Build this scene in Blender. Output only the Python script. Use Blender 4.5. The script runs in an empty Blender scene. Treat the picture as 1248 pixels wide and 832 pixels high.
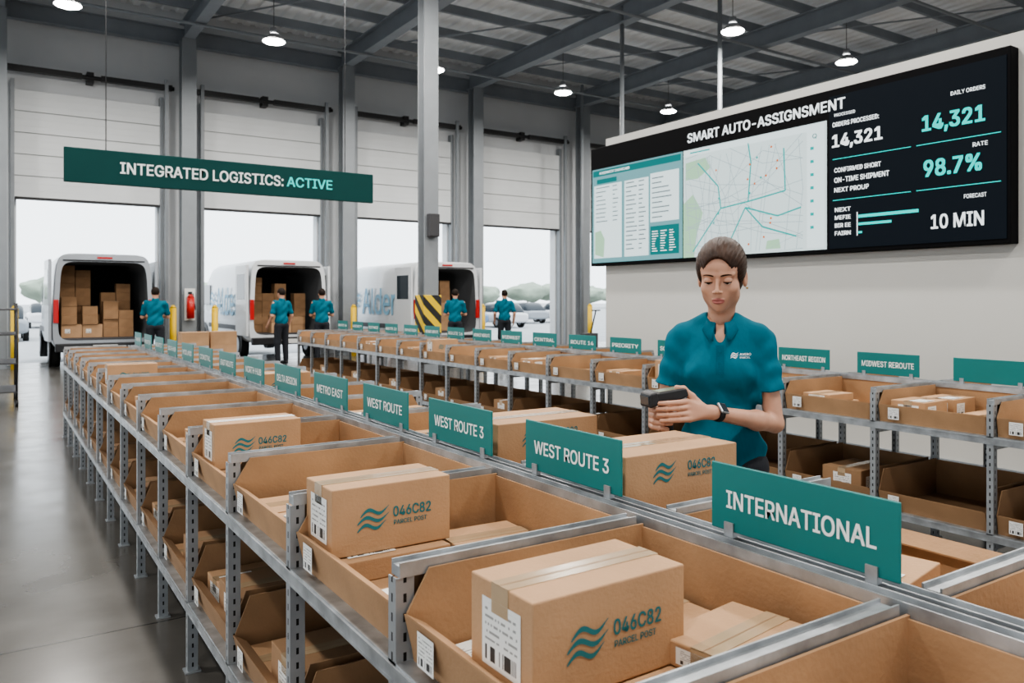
import bpy, bmesh, math, random, os
import numpy as np
from mathutils import Matrix, Vector, noise
random.seed(7)
COL=bpy.context.scene.collection
R=math.radians

# ---------------------------------------------------------------- materials
def newmat(name):
    m=bpy.data.materials.new(name); m.use_nodes=True
    nt=m.node_tree; b=nt.nodes['Principled BSDF']
    return m,nt,b
def pmat(name,col,rough=.5,metal=0.,var=0.,vscale=8.,bump=0.,bscale=60.,emis=None,estr=0.,stretch=(1,1,1),coat=0.,dist=.01,spec=None):
    m,nt,b=newmat(name)
    b.inputs['Base Color'].default_value=(*col,1); b.inputs['Roughness'].default_value=rough; b.inputs['Metallic'].default_value=metal
    if coat: b.inputs['Coat Weight'].default_value=coat
    if spec is not None: b.inputs['Specular IOR Level'].default_value=spec
    if emis: 
        b.inputs['Emission Color'].default_value=(*emis,1); b.inputs['Emission Strength'].default_value=estr
    if var or bump:
        tc=nt.nodes.new('ShaderNodeTexCoord'); mp=nt.nodes.new('ShaderNodeMapping'); mp.inputs['Scale'].default_value=stretch
        nt.links.new(tc.outputs['Object'],mp.inputs['Vector'])
    if var:
        n=nt.nodes.new('ShaderNodeTexNoise'); n.inputs['Scale'].default_value=vscale; n.inputs['Detail'].default_value=5
        nt.links.new(mp.outputs[0],n.inputs['Vector'])
        cr=nt.nodes.new('ShaderNodeValToRGB')
        cr.color_ramp.elements[0].position=.3; cr.color_ramp.elements[1].position=.7
        cr.color_ramp.elements[0].color=(*[c*(1-var) for c in col],1); cr.color_ramp.elements[1].color=(*[min(1,c*(1+var)) for c in col],1)
        nt.links.new(n.outputs['Fac'],cr.inputs[0]); nt.links.new(cr.outputs[0],b.inputs['Base Color'])
    if bump:
        n2=nt.nodes.new('ShaderNodeTexNoise'); n2.inputs['Scale'].default_value=bscale; n2.inputs['Detail'].default_value=3
        nt.links.new(mp.outputs[0],n2.inputs['Vector'])
        bp=nt.nodes.new('ShaderNodeBump'); bp.inputs['Strength'].default_value=bump; bp.inputs['Distance'].default_value=dist
        nt.links.new(n2.outputs['Fac'],bp.inputs['Height']); nt.links.new(bp.outputs[0],b.inputs['Normal'])
    return m
def emat(name,col,s=1.0):
    m,nt,b=newmat(name)
    b.inputs['Base Color'].default_value=(.004,.004,.004,1); b.inputs['Roughness'].default_value=.6; b.inputs['Specular IOR Level'].default_value=.08
    b.inputs['Emission Color'].default_value=(*col,1); b.inputs['Emission Strength'].default_value=s
    return m
def math_node(nt,op,a,b=None):
    n=nt.nodes.new('ShaderNodeMath'); n.operation=op
    for i,v in enumerate((a,b)):
        if v is None: continue
        if isinstance(v,(int,float)): n.inputs[i].default_value=v
        else: nt.links.new(v,n.inputs[i])
    return n.outputs[0]

CARD=pmat('cardboard',(.44,.268,.150),.8,0,.10,5,.14,120)
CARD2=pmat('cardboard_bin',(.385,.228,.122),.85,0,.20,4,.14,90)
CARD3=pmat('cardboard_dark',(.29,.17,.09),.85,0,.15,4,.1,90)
TAPE=pmat('packing_tape',(.44,.32,.20),.2,0,.06,10,coat=.6)
TEAL=pmat('teal_sign',(.004,.165,.16),.38,0,.04,3)
TEALD=pmat('dark_teal_sign',(.003,.050,.048),.6,0,.04,3,spec=.2)
TEALINK=pmat('teal_ink',(.018,.16,.18),.6)
WHITE=pmat('white_letter',(.85,.88,.88),.5)
TEALLET=pmat('bright_teal_letter',(.05,.62,.60),.5,emis=(.05,.6,.58),estr=.3)
BLACK=pmat('black_plastic',(.010,.010,.012),.45)
MATBLK=pmat('matt_black_bezel',(.004,.004,.005),.7,spec=.1)
DARKG=pmat('dark_grey',(.05,.05,.055),.6)
STEEL=pmat('galvanised_steel',(.40,.42,.44),.42,.7,.28,14,.06,60)
PAINTG=pmat('grey_steel_paint',(.25,.27,.29),.5,.1,.06,3)
BEAMG=pmat('roof_steel_paint',(.24,.265,.295),.55,.1,.08,2)
WALLM=pmat('wall_panel_paint',(.62,.64,.66),.7,0,.05,.8,.05,40)
PARTM=pmat('partition_paint',(.58,.57,.54),.75,0,.03,.7,.04,60)
DOORM=pmat('door_panel_paint',(.64,.66,.67),.6,0,.03,1.5)
DOORG=pmat('door_panel_gap',(.30,.31,.32),.6)
DECK=pmat('roof_deck',(.86,.88,.90),.6,0,.03,1)
VANW=pmat('van_white_paint',(.62,.64,.66),.3,0,.02,2,coat=.5)
VANG=pmat('van_silver_paint',(.34,.36,.39),.3,.3,.02,2,coat=.5)
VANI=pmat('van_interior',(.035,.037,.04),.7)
RUBBER=pmat('rubber',(.015,.015,.015),.85,0,.1,20)
HUB=pmat('wheel_hub',(.35,.36,.38),.35,.8)
GLASS=pmat('dark_glass',(.03,.04,.05),.08,0)
RED=pmat('red_paint',(.5,.02,.015),.35)
REDL=pmat('tail_light',(.45,.02,.02),.25)
YEL=pmat('yellow_paint',(.75,.48,.02),.45,0,.05,6)
ASPH=pmat('asphalt',(.42,.43,.44),.9,0,.1,2,.2,30)
TREE=pmat('hazed_foliage',(.34,.40,.32),.9,0,.2,1.5,.5,4)  # green paled in the colour itself to imitate distance haze and glare
BARK=pmat('bark',(.15,.11,.08),.9)
SKIN=pmat('skin',(.55,.30,.205),.5,0,.06,25,.04,350)
SKIN.node_tree.nodes['Principled BSDF'].inputs['Subsurface Weight'].default_value=.12
SKIN.node_tree.nodes['Principled BSDF'].inputs['Subsurface Radius'].default_value=(.012,.005,.003)
LIP=pmat('lips',(.42,.14,.12),.4)
HAIR=pmat('brown_hair',(.040,.019,.011),.5,0,.45,45,.25,90,stretch=(1,.1,.6),spec=.3)
HAIR2=pmat('short_hair',(.02,.013,.010),.7,0,.2,60,spec=.2)
BROW=pmat('eyebrow',(.035,.017,.010),.9,spec=.1)
POLO=pmat('teal_polo_fabric',(.003,.125,.18),.85,0,.10,9,.5,13,stretch=(1,1,.55),dist=.02,spec=.25)
POLO2=pmat('teal_polo_collar',(.003,.105,.155),.85,0,.08,9,.2,600,spec=.25)
NAVY=pmat('dark_trousers',(.012,.014,.02),.85,0,.1,12,.2,200)
EYEW=pmat('eye_white',(.6,.58,.56),.25); IRIS=pmat('iris',(.03,.018,.01),.2)
GOLD=pmat('gold',(.7,.45,.15),.3,1)
LAMPE=emat('lamp_glow',(1,.97,.92),40.)
PLATE=pmat('plate',(.7,.7,.68),.5)
PALEBLUE=pmat('pale_blue_ink',(.20,.42,.58),.5)

def make_label_mat(name='shipping_label_print',rows=9,bars=46):
    m,nt,b=newmat(name)
    b.inputs['Roughness'].default_value=.5
    tc=nt.nodes.new('ShaderNodeTexCoord'); sp=nt.nodes.new('ShaderNodeSeparateXYZ'); nt.links.new(tc.outputs['UV'],sp.inputs[0])
    u,v=sp.outputs[0],sp.outputs[1]
    def wn(x,y):
        c=nt.nodes.new('ShaderNodeCombineXYZ'); nt.links.new(x,c.inputs[0])
        if y is not None: nt.links.new(y,c.inputs[1])
        w=nt.nodes.new('ShaderNodeTexWhiteNoise'); w.noise_dimensions='2D'; nt.links.new(c.outputs[0],w.inputs['Vector']); return w.outputs['Value']
    bar=wn(math_node(nt,'FLOOR',math_node(nt,'MULTIPLY',u,bars)),None)
    barm=math_node(nt,'GREATER_THAN',bar,.5)
    band=math_node(nt,'MULTIPLY',math_node(nt,'GREATER_THAN',v,.08),math_node(nt,'LESS_THAN',v,.30))
    barm=math_node(nt,'MULTIPLY',barm,band)
    vr=math_node(nt,'MULTIPLY',v,rows)
    fr=math_node(nt,'FRACT',vr); rowi=math_node(nt,'FLOOR',vr)
    ln=math_node(nt,'MULTIPLY',math_node(nt,'GREATER_THAN',fr,.35),math_node(nt,'LESS_THAN',fr,.7))
    tn=wn(math_node(nt,'FLOOR',math_node(nt,'MULTIPLY',u,26)),rowi)
    tx=math_node(nt,'MULTIPLY',ln,math_node(nt,'GREATER_THAN',tn,.38))
    tx=math_node(nt,'MULTIPLY',tx,math_node(nt,'GREATER_THAN',v,.38))
    tx=math_node(nt,'MULTIPLY',tx,.65)
    ink=math_node(nt,'MAXIMUM',barm,tx)
    inside=math_node(nt,'MULTIPLY',math_node(nt,'GREATER_THAN',u,.08),math_node(nt,'LESS_THAN',u,.92))
    inside=math_node(nt,'MULTIPLY',inside,math_node(nt,'LESS_THAN',v,.93))
    ink=math_node(nt,'MULTIPLY',ink,inside)
    mx=nt.nodes.new('ShaderNodeMix'); mx.data_type='RGBA'
    nt.links.new(ink,mx.inputs[0]); mx.inputs[6].default_value=(.78,.78,.76,1); mx.inputs[7].default_value=(.03,.03,.03,1)
    nt.links.new(mx.outputs[2],b.inputs['Base Color'])
    return m
LABEL=make_label_mat()

def slot_mat():
    m,nt,b=newmat('slotted_steel')
    b.inputs['Metallic'].default_value=.6; b.inputs['Roughness'].default_value=.45
    tc=nt.nodes.new('ShaderNodeTexCoord'); sp=nt.nodes.new('ShaderNodeSeparateXYZ'); nt.links.new(tc.outputs['Object'],sp.inputs[0])
    f=math_node(nt,'FRACT',math_node(nt,'MULTIPLY',sp.outputs[2],26.))
    a=math_node(nt,'GREATER_THAN',f,.55)
    bx=math_node(nt,'LESS_THAN',math_node(nt,'ABSOLUTE',sp.outputs[0]),.0035)
    by=math_node(nt,'LESS_THAN',math_node(nt,'ABSOLUTE',sp.outputs[1]),.0035)
    k=math_node(nt,'MULTIPLY',a,math_node(nt,'MAXIMUM',bx,by))
    n=nt.nodes.new('ShaderNodeTexNoise'); n.inputs['Scale'].default_value=15; nt.links.new(tc.outputs['Object'],n.inputs['Vector'])
    cr=nt.nodes.new('ShaderNodeValToRGB'); cr.color_ramp.elements[0].color=(.26,.28,.30,1); cr.color_ramp.elements[1].color=(.48,.50,.52,1)
    nt.links.new(n.outputs['Fac'],cr.inputs[0])
    mx=nt.nodes.new('ShaderNodeMix'); mx.data_type='RGBA'
    nt.links.new(k,mx.inputs[0]); nt.links.new(cr.outputs[0],mx.inputs[6]); mx.inputs[7].default_value=(.02,.02,.02,1)
    nt.links.new(mx.outputs[2],b.inputs['Base Color'])
    return m
SLOT=slot_mat()

def floor_mat():
    m,nt,b=newmat('polished_concrete')
    tc=nt.nodes.new('ShaderNodeTexCoord')
    n=nt.nodes.new('ShaderNodeTexNoise'); n.inputs['Scale'].default_value=.9; n.inputs['Detail'].default_value=8; n.inputs['Roughness'].default_value=.6
    nt.links.new(tc.outputs['Object'],n.inputs['Vector'])
    cr=nt.nodes.new('ShaderNodeValToRGB'); cr.color_ramp.elements[0].position=.3; cr.color_ramp.elements[1].position=.75
    cr.color_ramp.elements[0].color=(.080,.075,.068,1); cr.color_ramp.elements[1].color=(.14,.131,.12,1)
    nt.links.new(n.outputs['Fac'],cr.inputs[0])
    br=nt.nodes.new('ShaderNodeTexBrick'); br.inputs['Scale'].default_value=1.; br.offset=0
    br.inputs['Brick Width'].default_value=4.; br.inputs['Row Height'].default_value=4.; br.inputs['Mortar Size'].default_value=.008
    br.inputs['Color1'].default_value=(1,1,1,1); br.inputs['Color2'].default_value=(1,1,1,1); br.inputs['Mortar'].default_value=(.45,.45,.45,1)
    nt.links.new(tc.outputs['Object'],br.inputs['Vector'])
    mx=nt.nodes.new('ShaderNodeMix'); mx.data_type='RGBA'; mx.blend_type='MULTIPLY'; mx.inputs[0].default_value=1
    nt.links.new(cr.outputs[0],mx.inputs[6]); nt.links.new(br.outputs['Color'],mx.inputs[7]); nt.links.new(mx.outputs[2],b.inputs['Base Color'])
    n2=nt.nodes.new('ShaderNodeTexNoise'); n2.inputs['Scale'].default_value=2.5; n2.inputs['Detail'].default_value=6; nt.links.new(tc.outputs['Object'],n2.inputs['Vector'])
    mr=nt.nodes.new('ShaderNodeMapRange'); mr.inputs[3].default_value=.10; mr.inputs[4].default_value=.32; nt.links.new(n2.outputs['Fac'],mr.inputs[0]); nt.links.new(mr.outputs[0],b.inputs['Roughness'])
    b.inputs['Specular IOR Level'].default_value=.6
    return m
FLOORM=floor_mat()

def stripe_mat():
    m,nt,b=newmat('hazard_stripes')
    tc=nt.nodes.new('ShaderNodeTexCoord'); sp=nt.nodes.new('ShaderNodeSeparateXYZ'); nt.links.new(tc.outputs['Object'],sp.inputs[0])
    s=math_node(nt,'ADD',math_node(nt,'ADD',sp.outputs[0],sp.outputs[2]),math_node(nt,'MULTIPLY',sp.outputs[1],-1.))
    f=math_node(nt,'FRACT',math_node(nt,'MULTIPLY',s,3.2)); k=math_node(nt,'GREATER_THAN',f,.5)
    mx=nt.nodes.new('ShaderNodeMix'); mx.data_type='RGBA'; nt.links.new(k,mx.inputs[0]); mx.inputs[6].default_value=(.8,.55,.02,1); mx.inputs[7].default_value=(.02,.02,.02,1)
    nt.links.new(mx.outputs[2],b.inputs['Base Color']); return m
STRIPE=stripe_mat()

# ---------------------------------------------------------------- mesh helpers
def box(bm,x0,x1,y0,y1,z0,z1,mi=0):
    v=[bm.verts.new(p) for p in ((x0,y0,z0),(x1,y0,z0),(x1,y1,z0),(x0,y1,z0),(x0,y0,z1),(x1,y0,z1),(x1,y1,z1),(x0,y1,z1))]
    for f in ((0,3,2,1),(4,5,6,7),(0,1,5,4),(1,2,6,5),(2,3,7,6),(3,0,4,7)):
        bm.faces.new([v[i] for i in f]).material_index=mi
def prism(bm,pts,y0,y1,mi=0):
    a=[bm.verts.new((p[0],y0,p[1])) for p in pts]; b=[bm.verts.new((p[0],y1,p[1])) for p in pts]; n=len(pts)
    fs=[bm.faces.new(a),bm.faces.new(b[::-1])]
    for i in range(n): fs.append(bm.faces.new((a[i],b[i],b[(i+1)%n],a[(i+1)%n])))
    for f in fs: f.material_index=mi
def cyl(bm,p0,p1,r0,r1=None,n=16,mi=0,cap=True):
    r1=r0 if r1 is None else r1
    p0=Vector(p0);p1=Vector(p1); d=(p1-p0).normalized(); a=d.orthogonal().normalized(); b=d.cross(a)
    A=[];B=[]
    for i in range(n):
        t=2*math.pi*i/n; o=a*math.cos(t)+b*math.sin(t)
        A.append(bm.verts.new(p0+o*r0)); B.append(bm.verts.new(p1+o*r1))
    for i in range(n):
        f=bm.faces.new((A[i],A[(i+1)%n],B[(i+1)%n],B[i])); f.material_index=mi; f.smooth=True
    if cap:
        bm.faces.new(A[::-1]).material_index=mi; bm.faces.new(B).material_index=mi
def fin(bm,mats,bevel=0,seg=1,name='mesh'):
    bmesh.ops.recalc_face_normals(bm,faces=bm.faces)
    if bevel: bmesh.ops.bevel(bm,geom=list(bm.edges),offset=bevel,segments=seg,affect='EDGES',profile=.5)
    me=bpy.data.meshes.new(name); bm.to_mesh(me); bm.free()
    for m in (mats if isinstance(mats,(list,tuple)) else [mats]): me.materials.append(m)
    return me
def boxm(x0,x1,y0,y1,z0,z1,mat,bevel=0,seg=1):
    bm=bmesh.new(); box(bm,x0,x1,y0,y1,z0,z1); return fin(bm,mat,bevel,seg)
def cylm(p0,p1,r0,mat,r1=None,n=16):
    bm=bmesh.new(); cyl(bm,p0,p1,r0,r1,n); return fin(bm,mat)
def ob(name,me,parent=None,loc=(0,0,0),rz=0,label=None,cat=None,group=None,kind=None,link=True):
    o=bpy.data.objects.new(name,me); o.location=loc
    if rz: o.rotation_euler=(0,0,rz)
    if parent: o.parent=parent
    if label: o['label']=label
    if cat: o['category']=cat
    if group: o['group']=group
    if kind: o['kind']=kind
    if link: COL.objects.link(o)
    return o
KIDS={}
def place(t,loc,rz=0,group=None,label=None):
    r=t.copy(); r.location=loc; r.rotation_euler=(0,0,rz); COL.objects.link(r)
    if group: r['group']=group
    if label: r['label']=label
    for c in KIDS.get(t.name,[]):
        n=c.copy(); n.parent=r; COL.objects.link(n)
    return r
def tmpl(name,me,label,cat):
    o=ob(name,me,link=False,label=label,cat=cat); KIDS[o.name]=[]; return o
def kid(t,name,me,loc=(0,0,0),label=None):
    o=ob(name,me,link=False,loc=loc,label=label); KIDS[t.name].append(o); return o

ORI={'NX':Matrix(((0,0,-1,0),(-1,0,0,0),(0,1,0,0),(0,0,0,1))),
     'NY':Matrix(((1,0,0,0),(0,0,-1,0),(0,1,0,0),(0,0,0,1))),
     'TOP':Matrix.Identity(4)}
FONT=None
try:
    fp=os.path.join(bpy.utils.resource_path('LOCAL'),'datafiles','fonts','Inter.woff2')
    if os.path.exists(fp): FONT=bpy.data.fonts.load(fp)
except Exception as e_: print('font',e_)
def text_flat(s):
    cu=bpy.data.curves.new('t','FONT'); cu.body=s; cu.resolution_u=4
    if FONT: cu.font=FONT
    o=bpy.data.objects.new('t',cu); COL.objects.link(o)
    dg=bpy.context.evaluated_depsgraph_get(); me=bpy.data.meshes.new_from_object(o.evaluated_get(dg))
    bpy.data.objects.remove(o); return me
_tc={}
def tmesh(s,w,h,ori,mat,bold=.012):
    key=(s,round(w,4),round(h,4),ori,mat.name,bold)
    if key in _tc: return _tc[key]
    src=text_flat(s)
    V=np.array([v.co[:] for v in src.vertices]); F=[list(p.vertices) for p in src.polygons]
    offs=[(0,0)] if not bold else [(-bold,-bold*.6),(bold,-bold*.6),(bold,bold*.6),(-bold,bold*.6),(0,0)]
    VV=np.concatenate([V+np.array((a,b,0)) for a,b in offs]); FF=[[i+k*len(V) for i in f] for k in range(len(offs)) for f in F]
    for k in range(len(offs)): VV[k*len(V):(k+1)*len(V),2]=k*.0004/ max(h,1e-3)*h
    me=bpy.data.meshes.new('lettering'); me.from_pydata(VV.tolist(),[],FF)
    lo=VV.min(0); hi=VV.max(0)
    M=Matrix.Translation((-(lo[0]+hi[0])/2,-(lo[1]+hi[1])/2,0)); S=Matrix.Diagonal((w/(hi[0]-lo[0]),h/(hi[1]-lo[1]),.12,1))
    me.transform(ORI[ori]@S@M); me.materials.append(mat); _tc[key]=me; return me
def polys(pl,ori,mat,uv=False):
    bm=bmesh.new()
    uvl=bm.loops.layers.uv.new('UVMap')
    for P in pl:
        vs=[bm.verts.new((p[0],p[1],0)) for p in P]; f=bm.faces.new(vs)
        if len(P)==4:
            for l,c in zip(f.loops,((0,0),(1,0),(1,1),(0,1))): l[uvl].uv=c
    me=bpy.data.meshes.new('flat'); bm.to_mesh(me); bm.free(); me.transform(ORI[ori]); me.materials.append(mat); return me
def rect(x0,x1,y0,y1): return [(x0,y0),(x1,y0),(x1,y1),(x0,y1)]
def strip(pts,w):
    out=[]
    for (a,b) in zip(pts[:-1],pts[1:]):
        dx,dy=b[0]-a[0],b[1]-a[1]; L=math.hypot(dx,dy) or 1; nx,ny=-dy/L*w/2,dx/L*w/2
        out.append([(a[0]-nx,a[1]-ny),(b[0]-nx,b[1]-ny),(b[0]+nx,b[1]+ny),(a[0]+nx,a[1]+ny)])
    return out
def waves(w,h,n=3):
    out=[]
    for k in range(n):
        yo=h*(k/(n-1)-.5)*.60; N=28
        up=[];dn=[]
        for i in range(N+1):
            t=i/N; x=w*(t-.5)*(1-.10*abs(k-1))+(k-1)*w*.05
            y=yo+h*.13*math.sin(t*2*math.pi*1.2-.5)+h*.20*(t-.5); th=h*.078*(.25+.75*math.sin(math.pi*min(1,t*1.05+.03))**.6 if 0<t<1 else .12)
            up.append((x,y+th)); dn.append((x,y-th))
        for i in range(N): out.append([dn[i],dn[i+1],up[i+1],up[i]])
    return out

# ---------------------------------------------------------------- parcels
def carton_mesh(w,d,h,mat=CARD):
    bm=bmesh.new(); box(bm,0,w,0,d,0,h); return fin(bm,mat,.003,2)
def parcel(name,w,d,h,label,logo=0,side_label=True,top_label=False,tape=True,mat=CARD,front_label=False,ly=.5):
    t=tmpl(name,carton_mesh(w,d,h,mat),label,'cardboard box')
    e=.0012
    if tape:
        bm=bmesh.new(); tw=min(.05,d*.28); dz=.05 if h>.1 else h*.6
        box(bm,-e,w+e,d/2-tw/2,d/2+tw/2,h-.001,h+e); box(bm,-e,.0,d/2-tw/2,d/2+tw/2,h-dz,h+e); box(bm,w,w+e,d/2-tw/2,d/2+tw/2,h-dz,h+e)
        kid(t,'packing_tape',fin(bm,TAPE))
        kid(t,'flap_seam',polys([rect(0,w,-.0012,.0012)],'TOP',CARD3),(0,d/2,h+e*1.3))
    if logo:
        s=logo
        kid(t,'wave_emblem',polys(waves(.088*s,.062*s),'NY',TEALINK),(w*.33,-e,h*ly))
        kid(t,'lettering',tmesh('046C82',.110*s,.027*s,'NY',TEALINK,.018),(w*.66,-e,h*ly+.011*s))
        kid(t,'lettering',tmesh('PARCEL POST',.096*s,.012*s,'NY',TEALINK,.014),(w*.645,-e,h*ly-.017*s))
    if side_label:
        lw,lh=min(d*.62,.12),min(h*.66,.13)
        kid(t,'shipping_label',polys([rect(-lw/2,lw/2,-lh/2,lh/2)],'NX',LABEL),(-e,d*.48,h*.5))
    if front_label:
        lw,lh=min(w*.36,.10),min(h*.6,.09)
        kid(t,'shipping_label',polys([rect(-lw/2,lw/2,-lh/2,lh/2)],'NY',LABEL),(w*.3,-e,h*.5))
    if top_label:
        lw,lh=min(w*.5,.13),min(d*.45,.10)
        kid(t,'shipping_label',polys([rect(-lw/2,lw/2,-lh/2,lh/2)],'TOP',LABEL),(w*.32,d*.30,h+e*1.8))
    return t
P_LOGO=parcel('parcel',.335,.185,.172,'taped brown carton printed with teal wave emblem, white label on end',logo=1.0,ly=.50)
P_BIG=parcel('parcel',.43,.26,.28,'large brown carton with teal wave emblem and white label',logo=.98,ly=.80,side_label=True)
P_FLAT=parcel('parcel',.31,.25,.055,'flat brown carton with clear tape lying in a bin',side_label=False,top_label=True)
P_FLAT2=parcel('parcel',.24,.20,.045,'small flat brown carton lying in a bin',side_label=True,top_label=False)
P_MED=parcel('parcel',.25,.20,.12,'medium brown carton with white shipping label',top_label=True,front_label=True)
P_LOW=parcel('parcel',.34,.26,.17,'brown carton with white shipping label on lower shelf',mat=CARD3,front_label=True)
P_MAIL=tmpl('mailer_envelope',boxm(0,.17,0,.13,0,.012,pmat('white_mailer',(.74,.74,.72),.6,0,.04,10),.004,2),'white padded mailer with printed address label','envelope')
kid(P_MAIL,'shipping_label',polys([rect(-.06,.06,-.045,.045)],'TOP',LABEL),(.085,.065,.0135))

# ---------------------------------------------------------------- bins
def bin_tmpl(L,D,H,lip,flip,mat,label):
    bm=bmesh.new(); t=.006
    X=(lambda x:D-x) if flip else (lambda x:x)
    prof=[(X(0.012),0),(X(-.004),lip),(X(.045),H),(X(D),H),(X(D),0)]
    prism(bm,prof,0,t); prism(bm,prof,L-t,L)
    a,b=sorted((X(D-t),X(D))); box(bm,a,b,t,L-t,0,H-.006)
    a,b=sorted((X(.012),X(D-t))); box(bm,a,b,t,L-t,0,t)
    prism(bm,[(X(.012),0),(X(-.012),lip),(X(-.012+t),lip),(X(.012+t),0)],t,L-t)
    prism(bm,[(X(-.012),lip),(X(-.012),lip+.004),(X(.03),lip-.022),(X(.03),lip-.026)],t+.01,L-t-.01)
    o=tmpl('cardboard_bin',fin(bm,mat),label,'storage bin')
    if not flip: 
        kid(o,'bin_label',polys([rect(-.033,.033,-.033,.033)],'NX',LABEL),(-.0125,L*.84,lip*.55),'white printed bin tag')
    return o
PIT=.655
R1=dict(x0=.68,xs=1.345,x1=2.02,y0=.13,n=15)
R2=dict(x0=4.35,xs=5.0,x1=5.65,y0=.785,n=19)
TZ=.79; BT=.985
def build_rack(g,label):
    x0,xs,x1,y0,n=[g[k] for k in('x0','xs','x1','y0','n')]
    root=ob('sorting_rack',None,loc=(xs,y0,0),label=label,cat='shelving rack'); root.empty_display_size=.2
    a,b=x0-xs,x1-xs; Y=n*PIT
    bm=bmesh.new(); w=.02
    box(bm,-w,w,-.017,-.013,0,BT-.03); box(bm,-w,-w+.004,-.013,.017,0,BT-.03); box(bm,w-.004,w,-.013,.017,0,BT-.03)
    box(bm,-.03,.03,-.03,.03,0,.006)
    post=fin(bm,SLOT)
    for i in range(n+1):
        for x in (a,0,b): ob('upright_post',post,root,(x,i*PIT,0))
    def rail(zc,x,hh=.035,ww=.03):
        bm=bmesh.new(); box(bm,-ww/2,ww/2,0,Y,0,hh); box(bm,-ww/2-.002,-ww/2,0,Y,0,.006); box(bm,-ww/2-.002,-ww/2,0,Y,hh-.006,hh)
        ob('shelf_rail',fin(bm,STEEL),root,(x,0,zc))
    for x in (a-.008,0,b+.008):
        rail(TZ-.04,x); rail(.245,x)
    for tz in (TZ-.006,.279):
        ob('shelf_deck',boxm(a-.02,b+.02,0,Y,0,.006,STEEL),root,(0,0,tz))
    crossm=boxm(a,b,-.012,.012,0,.03,STEEL)
    tb=bmesh.new(); L=-a-.05
    box(tb,0,L,-.019,-.015,0,.03); box(tb,0,L,.015,.019,0,.03); box(tb,0,L,-.015,.015,.0,.022)
    topr=fin(tb,STEEL)
    for i in range(n+1):
        ob('cross_beam',crossm,root,(0,i*PIT,TZ-.07)); ob('cross_beam',crossm,root,(0,i*PIT,.2))
        ob('divider_rail',topr,root,(a-.012,i*PIT,BT-.03)); ob('divider_rail',topr,root,(b+.012-L,i*PIT,BT-.03))
    bm=bmesh.new()
    for s in (-1,1):
        c=s*.028
        box(bm,c-.018,c-.014,0,Y,0,.03); box(bm,c+.014,c+.018,0,Y,0,.03); box(bm,c-.014,c+.014,0,Y,0,.018)
    ob('centre_channel',fin(bm,STEEL),root,(0,0,BT-.03))
    return root
build_rack(R1,'long galvanised slotted-steel sorting rack holding cardboard bins')
build_rack(R2,'second long galvanised steel sorting rack beyond the woman')
BL=PIT-.046
D1=R1['xs']-.052-R1['x0']
BIN_L=bin_tmpl(BL,D1,.178,.098,False,CARD2,'open brown cardboard bin with low front lip on steel rack')
BIN_R=bin_tmpl(BL,D1,.178,.098,True,CARD2,'open brown cardboard bin with low front lip on steel rack')
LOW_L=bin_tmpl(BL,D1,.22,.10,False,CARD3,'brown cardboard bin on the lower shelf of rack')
def fill(x,y,z,D,pat,grp):
    z+=.0065
    j=lambda a:random.uniform(-a,a)
    xx=x+.02
    if pat=='logo':
        place(P_FLAT,(xx+.008,y+.335,z),0,grp); place(P_LOGO,(xx+.002,y+.37+j(.02),z+.0565),j(.02),grp)
        place(P_FLAT,(x+D-.33,y+.03,z),j(.03),grp); place(P_FLAT2,(x+D-.30,y+.05,z+.0565),j(.1),grp)
        place(P_MAIL,(x+.05,y+.14,z),j(.1),grp)
    elif pat=='flat':
        place(P_FLAT,(xx+.01,y+.05+j(.01),z),j(.02),grp); place(P_MAIL,(xx+.05,y+.09,z+.0575),j(.3),grp)
        place(P_FLAT2,(xx+.02,y+.345,z),j(.04),grp); place(P_FLAT2,(x+D-.27,y+.34+j(.02),z),j(.03),grp)
        place(P_MAIL,(x+D-.22,y+.36,z+.0465),j(.3),grp); place(P_MED,(x+D-.265,y+.06,z),j(.04),grp)
    elif pat=='med':
        place(P_MED,(xx+.03,y+.34+j(.03),z),j(.05),grp); place(P_MED,(x+D-.285,y+.345,z),j(.04),grp)
        place(P_FLAT,(x+D-.33,y+.03,z),j(.02),grp); place(P_MAIL,(xx+.03,y+.1,z),j(.2),grp)
    elif pat=='mail':
        place(P_FLAT,(xx+.02,y+.31,z),j(.03),grp); place(P_FLAT2,(xx+.05,y+.33,z+.0565),j(.1),grp)
        place(P_MAIL,(xx+.06,y+.08,z),j(.2),grp); place(P_MAIL,(xx+.28,y+.1,z),j(.2),grp)
    elif pat=='big':
        place(P_BIG,(x+.03,y+.16,z),j(.02),grp)
        place(P_MAIL,(x+.2,y+.015,z),j(.03),grp)
pl1={1:'x0',2:'x1',3:'flat',4:'logo',5:'mail',6:'flat',7:'med',8:'flat',9:'logo',10:'mail',11:'flat',12:'med',13:'mail',14:'flat',0:'flat'}
pr1={0:'mail',1:'mailr',2:'big',3:'big',4:'mail',5:'med',6:'mail',7:'logo',8:'flat',9:'mail',10:'med',11:'flat',12:'mail',13:'flat',14:'mail'}
bin_grp='cardboard bins on the racks'; par_grp='parcels sorted in the rack bins'
zf=TZ+.0065
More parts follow.
